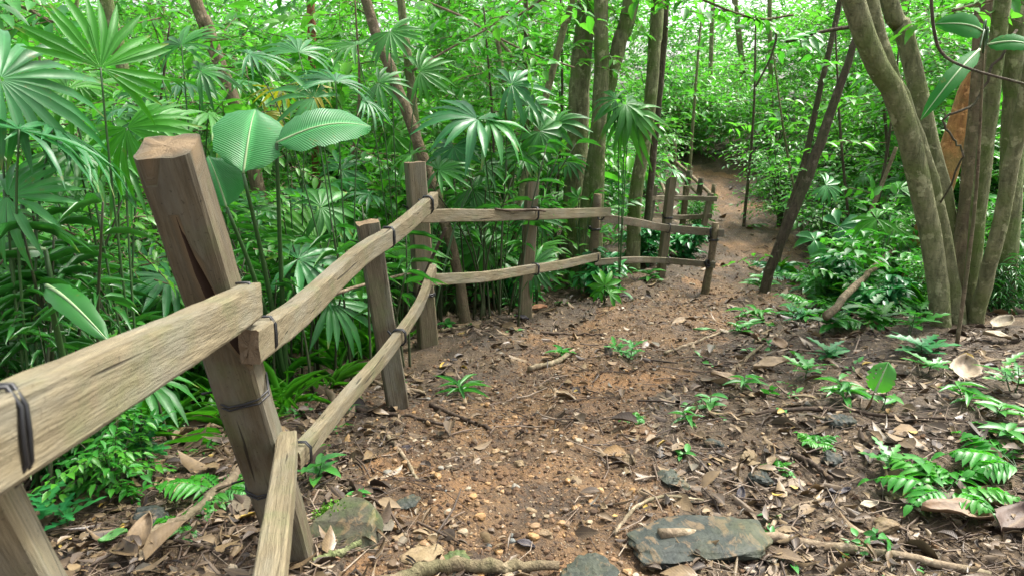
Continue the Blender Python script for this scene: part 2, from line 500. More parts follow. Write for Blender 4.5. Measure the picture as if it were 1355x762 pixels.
def rampmat(name, stops, rough=.6, trans=0.0, vein=.35):
    m, nt = newmat(name); s = NT(nt); r, gq, u, v = s.tint()
    col = s.ramp(r, stops)
    n = s.noise(s.obj(), 35, 4, .65)
    col = s.mix(s.math('MULTIPLY', s.ramp(n, [(.4, (0, 0, 0)), (.66, (1, 1, 1))]), .55), col, s.mix(.75, col, (.02, .013, .008, 1)))
    mid = s.math('SUBTRACT', 1.0, s.math('MULTIPLY', s.math('ABSOLUTE', s.math('SUBTRACT', v, .5)), 14.0), True)
    col = s.mix(s.math('MULTIPLY', mid, vein), col, (.24, .17, .09, 1))
    sv = s.math('SINE', s.math('MULTIPLY', s.math('ADD', u, s.math('MULTIPLY', s.math('ABSOLUTE', s.math('SUBTRACT', v, .5)), -.6)), 60.0))
    b = s.bsdf(col, s.math('ADD', s.math('MULTIPLY', gq, .35), rough - .25), s.bump(s.math('ADD', s.math('MULTIPLY', sv, .07), n), .4, .004), .45)
    if trans:
        t = s.n('ShaderNodeBsdfTranslucent'); s.l(col, t.inputs[0])
        mx = s.n('ShaderNodeMixShader'); mx.inputs[0].default_value = trans; s.l(b, mx.inputs[1]); s.l(t.outputs[0], mx.inputs[2]); s.out(mx.outputs[0])
    else: s.out(b)
    return m

def groundmat(name, stops, peb, pebf=.35, rough=.75, orange=0.0):
    m, nt = newmat(name); s = NT(nt); o = s.obj()
    n1 = s.noise(o, 2.1, 6, .62); n2 = s.noise(o, 14, 6, .7); n3 = s.noise(o, 70, 4, .7)
    f = s.math('ADD', s.math('MULTIPLY', n1, .5), s.math('MULTIPLY', n2, .5))
    col = s.ramp(f, stops)
    if orange:
        col = s.mix(s.math('MULTIPLY', s.ramp(s.noise(o, 1.4, 4, .6), [(.5, (0, 0, 0)), (.68, (1, 1, 1))]), orange), col, c4((.27, .135, .045)))
    hs = None
    for sc, am in ((38, .6), (85, .7)):
        vo = s.n('ShaderNodeTexVoronoi'); s.l(o, vo.inputs['Vector']); vo.inputs['Scale'].default_value = sc
        msk = s.math('LESS_THAN', vo.outputs['Distance'], .36)
        sp = s.n('ShaderNodeSeparateColor'); s.l(vo.outputs['Color'], sp.inputs[0])
        on = s.math('MULTIPLY', msk, s.math('LESS_THAN', sp.outputs[0], pebf))
        pc = s.ramp(sp.outputs[1], peb)
        col = s.mix(s.math('MULTIPLY', on, am), col, pc)
        b = s.math('MULTIPLY', on, s.math('SUBTRACT', .4, vo.outputs['Distance']))
        hs = b if hs is None else s.math('ADD', hs, b)
    col = s.mix(s.math('MULTIPLY', s.ramp(n3, [(.34, (1, 1, 1)), (.52, (0, 0, 0))]), .75), col, c4((.018, .012, .007)))
    wet = s.ramp(s.noise(o, 3.3, 4, .6, .6), [(.5, (0, 0, 0)), (.64, (1, 1, 1))])
    col = s.mix(s.math('MULTIPLY', wet, .7), col, s.mix(.8, col, (.012, .008, .005, 1)))
    h = s.math('ADD', s.math('ADD', n2, s.math('MULTIPLY', n3, .5)), s.math('MULTIPLY', hs, 1.8))
    rg = s.math('ADD', s.math('MULTIPLY', n1, .5), rough - .32)
    s.out(s.bsdf(col, rg, s.bump(h, 1.0, .02), .35))
    return m

M = {}
M['wood'] = woodmat('weathered_wood', (.08, .064, .036), (.235, .195, .118), (.10, .08, .044), (.17, .12, .07))
M['wood_brown'] = woodmat('brown_wood', (.06, .047, .028), (.145, .118, .072), (.052, .039, .023), (.22, .155, .085))
M['wood_far'] = woodmat('grey_wood', (.11, .085, .055), (.25, .205, .14), (.12, .095, .06), (.2, .15, .09))
M['wire'] = plain('black_wire', (.012, .012, .013), .45)
M['gouge'] = plain('dark_gouge', (.035, .017, .008), .9)
M['bark_green'] = barkmat('mossy_bark', (.075, .08, .036), (.21, .215, .105), (.075, .125, .022), .8)
M['bark_olive'] = barkmat('olive_bark', (.07, .073, .034), (.215, .21, .108), (.095, .125, .032), .65, (11, 11, 3.5))
M['bark_brown'] = barkmat('brown_bark', (.075, .055, .034), (.18, .135, .08), (.09, .1, .04), .45)
M['bark_dark'] = barkmat('dark_bark', (.035, .026, .018), (.10, .078, .05), (.06, .075, .03), .4)
M['bark_orange_lit'] = barkmat('orange_lit_bark', (.17, .075, .025), (.42, .21, .07), (.15, .14, .05), .5, (9, 9, 3))  # orange light on the leaning trunk, put into the bark colour
M['bark_red'] = barkmat('reddish_bark', (.11, .045, .022), (.22, .095, .045), None)
M['stick'] = barkmat('dead_stick', (.10, .072, .045), (.26, .20, .13), (.10, .12, .05), .3, (20, 20, 20), .4)
M['stick_dark'] = barkmat('dark_stick', (.03, .021, .014), (.09, .063, .042), None, .3, (20, 20, 20), .4)
M['stem'] = plain('green_stem', (.035, .09, .02), .5)
M['stem_tan'] = plain('tan_stem', (.17, .125, .06), .6)
M['stem_dark'] = plain('dark_stem', (.045, .06, .022), .6)
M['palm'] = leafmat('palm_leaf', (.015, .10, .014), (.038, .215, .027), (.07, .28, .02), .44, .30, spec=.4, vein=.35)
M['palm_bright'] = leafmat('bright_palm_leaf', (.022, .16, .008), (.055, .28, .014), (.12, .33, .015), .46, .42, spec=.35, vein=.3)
M['palm_yellow'] = leafmat('yellow_palm_leaf', (.14, .21, .015), (.28, .32, .02), (.4, .28, .02), .45, .4)
M['palm_blue'] = leafmat('bluish_palm_leaf', (.013, .105, .026), (.034, .21, .048), (.06, .27, .04), .40, .26, spec=.45, vein=.35)
M['banana'] = leafmat('broad_banana_leaf', (.022, .17, .035), (.045, .26, .06), (.05, .27, .05), .40, .25, spec=.5, vein=.9, pleat=1)
M['leaf'] = leafmat('forest_leaf', (.014, .12, .013), (.042, .265, .028), (.11, .36, .02), .40, .40, spec=.5)
M['leaf_bright'] = leafmat('bright_leaf', (.022, .16, .014), (.068, .315, .028), (.17, .45, .045), .36, .48, spec=.65)  # brighter green leaf variant
M['leaf_far'] = leafmat('far_lightened_leaf', (.028, .18, .022), (.08, .33, .042), (.20, .47, .07), .34, .5, spec=.6)  # haze and brightness of the distance put into a paler leaf colour
M['leaf_dark'] = leafmat('glossy_dark_leaf', (.012, .09, .012), (.03, .18, .02), (.05, .24, .03), .32, .25, spec=.55)
M['leaf_blue'] = leafmat('bluish_leaf', (.010, .11, .03), (.028, .215, .056), (.06, .30, .06), .36, .3, spec=.5)
M['fern'] = leafmat('fern_leaf', (.022, .18, .015), (.05, .30, .025), (.10, .38, .03), .42, .4)
M['seedling'] = leafmat('seedling_leaf', (.022, .15, .022), (.05, .26, .036), (.09, .31, .04), .40, .35)
M['dead_leaf'] = rampmat('dead_leaves', [(0, (.016, .012, .009)), (.2, (.05, .033, .02)), (.4, (.105, .07, .036)), (.56, (.165, .112, .054)), (.74, (.21, .15, .078)), (.86, (.07, .068, .052)), (.96, (.30, .17, .05)), (1, (.40, .28, .05))], .62)
M['litter_twig'] = rampmat('litter_twigs', [(0, (.03, .02, .013)), (.4, (.09, .06, .038)), (.75, (.17, .12, .08)), (1, (.30, .24, .17))], .75, vein=0)
M['pebble'] = rampmat('pebbles', [(0, (.10, .07, .045)), (.3, (.20, .125, .06)), (.55, (.30, .17, .06)), (.75, (.25, .19, .11)), (.9, (.33, .27, .18)), (1, (.12, .13, .12))], .6, vein=0)
M['rock'] = rockmat('grey_rock', (.022, .028, .025), (.07, .078, .062), (.07, .075, .034), .5)
M['rock_tan'] = rockmat('tan_rock', (.15, .105, .06), (.30, .22, .13), (.14, .12, .06), .4)
M['rock_moss'] = rockmat('mossy_rock', (.045, .042, .03), (.12, .108, .075), (.06, .12, .02), .5)
M['moss'] = leafmat('moss', (.04, .14, .012), (.10, .26, .02), (.14, .30, .02), .7, .2, spec=.2)
M['dirt'] = groundmat('dirt', [(.28, (.026, .016, .008)), (.45, (.076, .044, .018)), (.6, (.14, .078, .029)), (.75, (.22, .126, .048))],
                      [(0, (.14, .08, .04)), (.5, (.32, .19, .08)), (.8, (.36, .27, .17)), (1, (.44, .38, .28))], .34, .72, .75)
M['humus'] = groundmat('humus', [(.28, (.020, .014, .008)), (.48, (.066, .044, .022)), (.62, (.115, .076, .038)), (.78, (.18, .125, .065))],
                       [(0, (.06, .04, .03)), (.6, (.16, .11, .07)), (1, (.28, .22, .16))], .25, .78)

# ------------------------------------------------------------------ ground
def axis_pts(lo, hi, a, b, fine, grow):
    xs = list(np.arange(a, b, fine))
    st = fine; x = b
    while x < hi: xs.append(x); st *= grow; x += st
    xs.append(hi); st = fine * grow; x = a - st
    while x > lo: xs.insert(0, x); st *= grow; x -= st
    xs.insert(0, lo)
    return np.array(xs)
gx = axis_pts(-70, 70, -1.6, 2.6, .026, 1.035)
ys = [1.2]; st = .022
while ys[-1] < 85:
    ys.append(ys[-1] + st); st = .022 * max(1, (ys[-1] / 2.0) ** 1.15) if ys[-1] < 16 else st * 1.15
gy = np.array([-70, -30, -12, -6, -3, -1.5, -.6, 0, .4, .8, 1.0] + ys)
X, Y = np.meshgrid(gx, gy)
Z = hzf(X, Y)
V = np.stack([X, Y, Z], -1).reshape(-1, 3)
nx, ny = len(gx), len(gy)
i = (np.arange(ny - 1)[:, None] * nx + np.arange(nx - 1)[None])
Q = np.stack([i, i + 1, i + nx + 1, i + nx], -1).reshape(-1, 4)
fc = V[Q].mean(1)
mk = pathmask(fc[:, 0], fc[:, 1]) + .25 * vn(fc[:, 0], fc[:, 1], 9, 3) > .5
for nm, sel, mat, lab, cat in (('dirt_path', mk, 'dirt', 'bare brown dirt path winding beside the wooden fence', 'path'),
                     ('forest_floor', ~mk, 'humus', 'dark leaf-strewn forest floor on both sides of the path', 'ground')):
    q = Q[sel]; u, inv = np.unique(q, return_inverse=True)
    mb = MB(); mb.add(V[u], [inv.reshape(-1, 4)])
    tag(mb.build(nm, M[mat]), lab, cat, kind='structure')

# ------------------------------------------------------------------ fence
def wrap(name, mat, c, ax, w, h, parent, turns=2, r=.004, up=(0, 0, 1), seed=0):
    rng = np.random.default_rng(seed)
    ax = nrm(ax); z = nrm(np.asarray(up, float) - ax * np.dot(up, ax)); y = np.cross(z, ax)
    pts = []
    for k in range(turns * 12 + 1):
        a = k / 12 * 2 * math.pi
        ca, sa = math.cos(a), math.sin(a)
        m = max(abs(ca), abs(sa)); ex = .95
        p = np.asarray(c) + y * (ca / m ** ex) * w / 2 + z * (sa / m ** ex) * h / 2 + ax * ((k / 12 - turns / 2) * .011 + rng.normal() * .0015)
        pts.append(p)
    pts.append(pts[-1] + y * .03 + z * .02 + ax * .02)
    mb = MB(); tube(mb, np.array(pts), r, 5, rng=rng)
    return mb.build(name, mat, parent)

pb = {1: (391, 740), 2: (527, 541), 3: (566, 458), 4: (694, 422), 5: (779, 386), 6: (874, 366), 7: (932, 388)}
pb = {k: gh(*v) for k, v in pb.items()}
root = thing('wooden_fence', 'low fence of square posts and bent rails tied with black wire along the near path', 'fence', pb[3])
def down(b, t, d=.15):
    b = np.asarray(b); return b - nrm(np.asarray(t) - b) * d
YT = {1: pb[1][1] - .50, 2: pb[2][1] - .06, 3: pb[3][1], 4: pb[4][1], 5: pb[5][1], 6: pb[6][1] - .05, 7: pb[7][1]}
tops = {1: at(222, 194, YT[1]), 2: at(486, 294, YT[2]), 3: at(549, 215, YT[3]), 4: at(704, 244, YT[4]), 5: at(791, 258, YT[5]), 6: at(889, 237, YT[6]), 7: at(947, 296, YT[7])}
posts = {}
spec = {1: (.108, .105, 1.0, .0, 'wood_brown'), 2: (.105, .10, 1.0, .0, 'wood_brown'), 3: (.118, .11, .98, 0, 'wood'), 4: (.092, .085, .95, .06, 'wood'), 6: (.075, .075, 1, .05, 'wood')}
for k, (w, h, tp, cut, mt) in spec.items():
    ang = {1: .12, 2: .3, 3: .42, 4: .3, 6: .3}[k]
    upv = np.array([math.sin(ang), -math.cos(ang), 0])
    posts[k] = beam('post', M[mt], [down(pb[k], tops[k]), tops[k]], w, h, up=upv, parent=root, rough=.0014, taper=tp, cut=cut, seed=k)
posts[1]['label'] = 'thick leaning post with a long dark gouge in its face'
for k, r in ((5, .042), (7, .036)):        # the two round log posts
    mb = MB(); P = smooth_path([down(pb[k], tops[k]), (pb[k] + tops[k]) / 2 + np.array([.01, 0, 0]), tops[k]], 12)
    tube(mb, P, np.linspace(r * 1.08, r * .95, 12), 12, rough=.08)
    posts[k] = mb.build('post', M['wood'] if k == 5 else M['bark_brown'], root, smooth=True)
    mb = MB(); a = nrm(P[-1] - P[-2]); e = P[-1] + a * .001
    tube(mb, [e, e + a * .006], [r * .93, r * .88], 12); mb.build('cut_end', M['rock_tan'], posts[k])
# gouge on the face of the first post: a recessed-looking strip of torn wood standing in the face
x = nrm(tops[1] - pb[1]); fz = np.array([math.sin(.12), -math.cos(.12), 0]); fz = nrm(fz - x * np.dot(fz, x)); fy = np.cross(fz, x)
fy = fy if fy[0] > 0 else -fy
Lp = np.linalg.norm(tops[1] - pb[1])
out = [(.905, -.012, .002, .002), (.87, -.008, .012, .008), (.80, .000, .016, .018), (.74, .011, .018, .024), (.70, .022, .019, .027), (.655, .036, .019, .027), (.62, .050, .017, .022), (.585, .060, .010, .012)]
vl = []
for s_, c_, w_, d_ in out:
    p = pb[1] + x * Lp * s_
    j1, j2 = RNG.normal(size=2) * .002
    vl += [p + fz * .075 + fy * (c_ - w_ * 1.3 + j1), p + fz * .075 + fy * (c_ + w_ * 1.3 + j2), p + fz * (.0525 - d_) + fy * (c_ + .004)]
n_ = len(out); ii = np.arange(n_ - 1) * 3
q = np.concatenate([np.stack([ii, ii + 3, ii + 4, ii + 1], -1), np.stack([ii + 1, ii + 4, ii + 5, ii + 2], -1), np.stack([ii + 2, ii + 5, ii + 3, ii], -1)])
mb = MB(); mb.add(np.array(vl), [q, np.array([[0, 1, 2], [3 * n_ - 1, 3 * n_ - 2, 3 * n_ - 3]])])
cut = mb.build('gouge', M['gouge'])
bmc = bmesh.new(); bmc.from_mesh(cut.data); bmesh.ops.recalc_face_normals(bmc, faces=bmc.faces); bmc.to_mesh(cut.data); bmc.free()
bmc = bmesh.new(); bmc.from_mesh(posts[1].data); bmesh.ops.remove_doubles(bmc, verts=bmc.verts, dist=1e-5); bmesh.ops.recalc_face_normals(bmc, faces=bmc.faces); bmc.to_mesh(posts[1].data); bmc.free()
md = posts[1].modifiers.new('gouge', 'BOOLEAN'); md.object = cut; md.operation = 'DIFFERENCE'; md.solver = 'EXACT'; md.material_mode = 'TRANSFER'
bpy.context.view_layer.update()
me2 = bpy.data.meshes.new_from_object(posts[1].evaluated_get(bpy.context.evaluated_depsgraph_get()))
posts[1].modifiers.clear(); posts[1].data = me2
bpy.data.objects.remove(cut)
# post beside the camera
p0t, p0b = at(-90, 610, .66), at(8, 775, .74)
d0 = nrm(p0b - p0t); tt = (p0t[2] - hz(p0b[0], .9) + .1) / -d0[2]
p0 = beam('post', M['wood'], [p0t + d0 * tt, p0t - d0 * .10], .095, .09, up=(.5, -.86, 0), parent=root, seed=20)

def ptc(px, py, cd):     # point at camera depth cd
    return CAM + ray(px, py) * cd
def rail(pts, w, h, seed, label=None, mat='wood', rough=.0012, name='rail'):
    o = beam(name, M[mat], pts, w, h, up=(0, 0, 1), parent=root, rough=rough, seed=seed)
    if label: o['label'] = label
    return o
a0, a1 = ptc(0, 574, .66), ptc(333, 397, 1.735)
ext = a0 + (a0 - a1) * .35
rA = rail([ext, a0, (a0 + a1) / 2 + np.array([.005, 0, -.004]), a1 + (a1 - a0) * .01], 0.042, .081, 31, 'pale near rail with a brown stain running out past the camera')
b = [ptc(330, 458, 1.70), ptc(400, 409, 2.22), ptc(480, 335, 3.05), ptc(518, 312, 3.48), ptc(550, 285, 3.87), ptc(574, 264, 4.20)]
rB = rail(b, .048, .082, 32)
l0, l1 = ptc(381, 585, 2.02), ptc(358, 775, 1.27)
rC = rail([l1 + (l1 - l0) * .7, l1, l0], .052, .062, 33)
lb = [ptc(389, 610, 2.12), ptc(452, 535, 2.62), ptc(518, 458, 3.30), ptc(555, 402, 3.90), ptc(573, 356, 4.30)]
rD = rail(lb, .04, .056, 34, 'lower rail bowed in a long curve')
cc = [ptc(556, 286, 4.22), ptc(630, 285, 4.72), ptc(704, 284, 5.25), ptc(806, 281, 6.55)]
rE = rail(cc, .035, .078, 35)
cl = [ptc(567, 371, 4.25), ptc(640, 366, 4.75), ptc(706, 356, 5.35), ptc(750, 349, 5.9), ptc(793, 339, 6.65)]
rF = rail(cl, .032, .066, 36)
dd = [ptc(796, 289, 6.62), ptc(840, 294, 6.9), ptc(882, 302, 7.25), ptc(957, 309, 6.85)]
rG = rail(dd, .032, .072, 37, mat='wood_far')
dl = [ptc(787, 347, 6.72), ptc(835, 344, 7.0), ptc(880, 345, 7.3), ptc(946, 350, 6.9)]
rH = rail(dl, .03, .056, 38, mat='wood_far')
# wire ties: (centre px, depth, axis, w, h, parent)
for n_, (px, py, cd, a_, b_, w, h, par) in enumerate([
        (322, 402, 1.70, a0, a1, .052, .097, rA), (350, 443, 1.84, b[0], b[1], .057, .093, rB), (-7, 576, .655, a0, a1, .049, .089, rA),
        (514, 314, 3.44, b[2], b[3], .056, .094, rB), (566, 271, 4.08, b[4], b[5], .06, .094, rB), (396, 600, 2.17, lb[0], lb[1], .07, .074, rD),
        (528, 446, 3.42, lb[1], lb[2], .06, .072, rD), (708, 283, 5.28, cc[1], cc[2], .06, .09, rE), (708, 356, 5.37, cl[1], cl[2], .06, .08, rF),
        (795, 284, 6.5, cc[2], cc[3], .06, .088, rE), (788, 341, 6.58, cl[3], cl[4], .05, .075, rF), (884, 302, 7.25, dd[1], dd[2], .06, .085, rG),
        (884, 345, 7.3, dl[1], dl[2], .05, .07, rH), (942, 308, 6.88, dd[2], dd[3], .06, .085, rG), (936, 349, 6.92, dl[2], dl[3], .05, .07, rH)]):
    c_ = ptc(px, py, cd) if px > 0 else a0 + (a0 - a1) * .006
    wrap('wire_tie', M['wire'], c_, np.asarray(b_) - np.asarray(a_), w, h, par, r=.0028 if cd < 3 else .005, seed=n_)
for k, f_, w in ((1, .28, .128), (1, .52, .122), (2, .9, .125), (3, .76, .14), (3, .30, .135), (5, .66, .1), (6, .62, .09), (7, .78, .085), (7, .42, .085)):
    c = pb[k] + (tops[k] - pb[k]) * f_
    wrap('wire_tie', M['wire'], c, tops[k] - pb[k], w, w, posts[k], r=.003 if k < 3 else .005, up=(math.sin(.3), -math.cos(.3), 0), seed=k + 50)
# twisted wire lying on the top rail
mb = MB(); tw = [ptc(655, 277, 4.85), ptc(672, 279, 4.95), ptc(690, 277, 5.05), ptc(708, 278, 5.2), ptc(722, 279, 5.3)]
tube(mb, smooth_path([p + RNG.normal(size=3) * .004 for p in tw], 24), .008, 5, rough=.3); mb.build('twisted_wire', M['stick_dark'], rE)

# the second fence, further down the path
f2 = thing('wooden_fence', 'short grey two-rail fence behind the end post, at the bend of the path', 'fence', gh(905, 318))
def fbeam(par, name, pts, w, h, seed, mat='wood_far', up=(0, 0, 1), rough=.002):
    return beam(name, M[mat], pts, w, h, up=up, parent=par, rough=rough, seed=seed)
for k, (bx, tx, ty, Yd) in enumerate([(931, 941, 256, 9.0), (858, 866, 246, 8.6), (903, 908, 246, 9.2)]):
    t = at(tx, ty, Yd); bb = at(bx, 300, Yd); gz = float(hz(bb[0], Yd)); d_ = nrm(bb - t)
    bb = t + d_ * ((t[2] - gz + .12) / max(.2, -d_[2]))
    fbeam(f2, 'post', [bb, t], .06, .06, 60 + k, 'bark_brown' if k == 2 else 'wood_far', up=(.2, -1, 0))
fbeam(f2, 'rail', [at(860, 263, 8.5), at(903, 262, 9.0), at(948, 264, 8.9)], .03, .055, 64)
fbeam(f2, 'rail', [at(856, 284, 8.55), at(903, 288, 9.1), at(941, 286, 8.95)], .03, .055, 65)
f3 = thing('wooden_handrail', 'rough pole handrail on dark posts climbing the far bank of the path', 'handrail', gh(905, 270))
for k, (bx, by, tx, ty, Yd) in enumerate([(899, 286, 913, 226, 10.2), (917, 284, 928, 236, 10.4), (889, 268, 893, 186, 11.5), (936, 290, 945, 244, 10.0), (877, 240, 881, 196, 12.3)]):
    t = at(tx, ty, Yd); bb = at(bx, by, Yd); gz = float(hz(bb[0], Yd)); d_ = nrm(bb - t)
    bb = t + d_ * ((t[2] - gz + .12) / max(.2, -d_[2]))
    mb = MB(); tube(mb, smooth_path([bb, (bb + t) / 2 + np.array([.02, 0, 0]), t], 8), .04 if k < 2 else .028, 8, rough=.12)
    mb.build('post', M['bark_dark'] if k < 2 else M['stick'], f3)
for k, pp in enumerate([[(880, 203, 12.2), (905, 224, 11.2), (947, 263, 10.0)], [(902, 292, 10.0), (922, 300, 9.8), (944, 312, 9.4)], [(884, 218, 12.0), (905, 238, 11.1), (942, 276, 10.0)], [(868, 228, 11.0), (878, 250, 10.6), (886, 272, 10.2)]]):
    mb = MB(); tube(mb, smooth_path([at(*q) for q in pp], 12), .026, 7, rough=.12)
    mb.build('rail', M['stick'], f3)

# ------------------------------------------------------------------ plants
def crown_at(mbL, mbW, top, n=22, rad=1.3, leafL=.17, rng=RNG, tpl=LO):
    for k in range(n // 5 + 2):
        d = nrm(np.append(rng.normal(size=2), .35 + .3 * rng.random()))
        e = top + d * rad * (.5 + .5 * rng.random())
        tube(mbW, smooth_path([top - np.array([0, 0, .3]), (top + e) / 2 + rng.normal(size=3) * .1, e], 6), np.linspace(.03, .008, 6), 5, cap=False, rng=rng)
        O = e + rng.normal(size=(6, 3)) * rad * .22
        D = d + rng.normal(size=(6, 3)) * .7
        sprays(mbL, mbW, O, D, .55 + .4 * rng.random(6), 9, leafL, .42, tpl, rng=rng, tw=.004)

def tree(label, stems, mat='bark_olive', crown=2, name='tree', cat='tree', group=None, topz=7.0, sides=12, leaf='leaf_bright', tag_trunks=None, twigs=0):
    """stems: list of (points[(px,py,Y)], radius_px_bottom, radius_px_top)"""
    rt = None
    for k, (pp, r0, r1) in enumerate(stems):
        P = [at(*q) for q in pp]
        bx = P[0]; gz = float(hz(bx[0], bx[1]))
        if bx[2] > gz:
            d = nrm(P[0] - P[1]); d = nrm(d * .6 + np.array([0, 0, -.6])); s_ = (bx[2] - gz + .12) / -d[2]
            P = [bx + d * s_] + P
        else: P = [bx - np.array([0, 0, .12])] + P
        d = nrm(P[-1] - P[-2])
        full = P[-1][2] >= CAM[2] + P[-1][1] * .10 and topz
        if full:
            d = nrm(d * np.array([.7, .7, 1]) ); s_ = max(0, topz - P[-1][2]) / max(.3, d[2])
            P = P + [P[-1] + d * s_ * .5, P[-1] + d * s_ + np.array([RNG.normal() * .2, RNG.normal() * .2, 0])]
        if rt is None: rt = thing(name, label, cat, P[0] + np.array([0, 0, .12]), group)
        dep = pp[0][2] * 1.02
        ra, rb = r0 * dep / F, r1 * pp[-1][2] * 1.02 / F
        n = 26
        path = smooth_path(P, n)
        path[2:-1] += RNG.normal(size=(n - 3, 3)) * ra * .05
        rad = np.interp(np.linspace(0, 1, n), [0, .06, .12, .7, 1], [ra * 1.45, ra * 1.12, ra, rb, rb * .6])
        mb = MB(); tube(mb, path, rad, sides, rough=.10)
        m_ = tag_trunks[k] if tag_trunks else mat
        o = mb.build('trunk', M[m_], rt)
        if crown and full:
            mL, mW = MB(), MB()
            crown_at(mL, mW, path[-1], 4 * crown, .9 + .25 * crown, .13)
            c = mL.build('crown', M[leaf], rt); mW.build('branches', M['bark_brown'], c)
    if twigs:
        for _ in range(twigs):
            mL, mW = MB(), MB()
            O = path[RNG.integers(6, 22, 1)]
            D = RNG.normal(size=(1, 3)); D[:, 2] = .15 + .2 * RNG.random()
            sprays(mL, mW, O, D, .4 + .4 * RNG.random(1), 8, .13, .4, MID, tw=.005)
            c = mW.build('side_twig', M['bark_brown'], rt); mL.build('leaves', M[leaf], c)
    return rt

# right-hand clump of stems
tree('clump of olive-barked trunks fused at one base beside the path on the right', [
    ([(1246, 440, 4.55), (1228, 290, 4.5), (1185, 130, 4.4), (1128, 0, 4.3)], 13.5, 13),
    ([(1266, 432, 4.62), (1236, 260, 4.7), (1198, 140, 4.75), (1152, 0, 4.8)], 12, 9),
    ([(1272, 425, 4.85), (1258, 300, 4.95), (1234, 200, 5.0), (1196, 40, 5.1), (1170, -20, 5.1)], 11, 11),
    ([(1280, 424, 4.7), (1295, 280, 4.6), (1312, 130, 4.5), (1326, 0, 4.4)], 10, 9),
    ([(1290, 424, 4.6), (1322, 300, 4.4), (1346, 180, 4.3), (1366, 60, 4.2)], 11, 9),
    ([(1268, 428, 4.75), (1282, 250, 4.9), (1298, 90, 5.0), (1302, 0, 5.1)], 12, 11),
    ], 'bark_olive', tag_trunks=['bark_olive', 'bark_olive', 'bark_olive', 'bark_green', 'bark_olive', 'bark_brown'], crown=2, name='multi_stem_tree')
tree('slim upright grey-green stem standing at the right edge behind the clump', [([(1328, 418, 5.0), (1335, 300, 5.0), (1342, 140, 5.0), (1346, 0, 5.0)], 14, 12)], 'bark_green', crown=1)
tree('orange-lit trunk leaning behind the clump of stems', [([(1205, 385, 6.2), (1240, 260, 6.2), (1290, 110, 6.2), (1330, 0, 6.2)], 16, 14)], 'bark_orange_lit', crown=2)
tree('dark thin trunk leaning right beside the far path', [([(1022, 347, 6.7), (1076, 215, 6.7), (1136, 42, 6.7)], 7.5, 6.5)], 'bark_dark', crown=0, topz=0, twigs=3)
tree('thin dark sapling standing just left of the dark leaning trunk', [([(1040, 290, 8.0), (1062, 225, 8.0), (1085, 120, 8.0), (1112, 0, 8.0)], 4, 3.5)], 'bark_dark', crown=1, twigs=6)
tree('stout mossy trunk, left one of the pair behind the log post', [([(757, 312, 7.6), (764, 180, 7.6), (768, 90, 7.6), (776, 0, 7.6)], 14, 12)], 'bark_green', crown=2)
tree('forked mossy trunk rising beside the stout one', [
    ([(786, 318, 7.3), (790, 200, 7.3), (796, 90, 7.3), (795, 0, 7.3)], 11, 9),
    ([(789, 190, 7.35), (808, 106, 7.4), (822, 50, 7.4), (836, 0, 7.4)], 9, 10)], 'bark_green', crown=2)
tree('slender crooked mossy trunk bending to the right above the far rails', [([(838, 322, 7.6), (842, 250, 7.6), (858, 160, 7.6), (866, 70, 7.6), (871, 0, 7.6)], 9, 8)], 'bark_green', crown=1)
tree('dark thin stem close to the slender crooked trunk', [([(856, 296, 8.0), (866, 190, 8.0), (878, 60, 8.0), (881, 0, 8.0)], 5, 4)], 'bark_dark', crown=1, twigs=5)
tree('brown trunk leaning left behind the square post at the fence corner', [([(606, 362, 5.6), (582, 275, 5.6), (548, 175, 5.7), (514, 85, 5.8), (484, 0, 5.9)], 7, 6.5)], 'bark_brown', crown=2)
tree('thin pale stem rising above the fan palms near the leaning brown trunk', [([(556, 230, 6.6), (543, 106, 6.6), (536, 50, 6.6), (530, 0, 6.6)], 6, 5)], 'bark_olive', crown=1)
tree('grey-brown trunk ending behind palm fronds at upper left', [([(330, 200, 6.3), (290, 85, 6.3), (272, 30, 6.3), (258, 0, 6.3)], 8.5, 8)], 'bark_brown', crown=2)
tree('mossy trunk in the upper left corner', [([(170, 150, 7.2), (152, 50, 7.2), (140, 0, 7.2)], 9, 9)], 'bark_green', crown=2)
tree('straight reddish thin trunk far behind the palms', [([(414, 120, 9.0), (413, 50, 9.0), (411, 0, 9.0)], 5, 5)], 'bark_red', crown=1)
tree('thin tan sapling slanting across in front of the mossy pair', [([(690, 255, 6.9), (706, 190, 6.9), (724, 122, 6.9), (748, 30, 6.9), (757, 0, 6.9)], 4.5, 4)], 'bark_olive', crown=1, twigs=4)
tree('bare pale branching sapling in the middle of the thicket', [([(676, 250, 7.8), (672, 160, 7.8), (664, 90, 7.8), (655, 40, 7.8)], 4.5, 3.5), ([(700, 200, 7.9), (690, 100, 7.9), (662, 55, 7.9)], 3, 3)], 'bark_olive', crown=0, topz=0, twigs=5)
tree('thin upright stem between bare sapling and slanting sapling', [([(694, 180, 8.4), (696, 60, 8.4), (696, 0, 8.4)], 3.5, 3)], 'bark_brown', crown=1)
far_tr = [(30, 11, 5), (215, 12, 6), (330, 13, 5), (575, 12, 7), (940, 15, 4), (985, 17, 5), (1020, 14, 4), (1175, 12, 6), (620, 16, 6), (90, 14, 6), (1085, 18, 5), (1320, 13, 6)]
fl = ['thin trunk at the far left edge behind palm leaves', 'trunk half hidden above the near leaning post', 'trunk deep in the thicket above the banana leaf', 'far trunk beyond the fence corner post',
      'thin far trunk above the bend of the path', 'pale far trunk beyond the path bend', 'thin far stem left of the dark leaning trunk', 'far trunk just left of the right-hand clump', 'distant trunk behind the middle fan palms',
      'distant trunk in the upper left thicket', 'distant trunk behind the dark leaning one', 'far trunk behind the stems at the right edge']
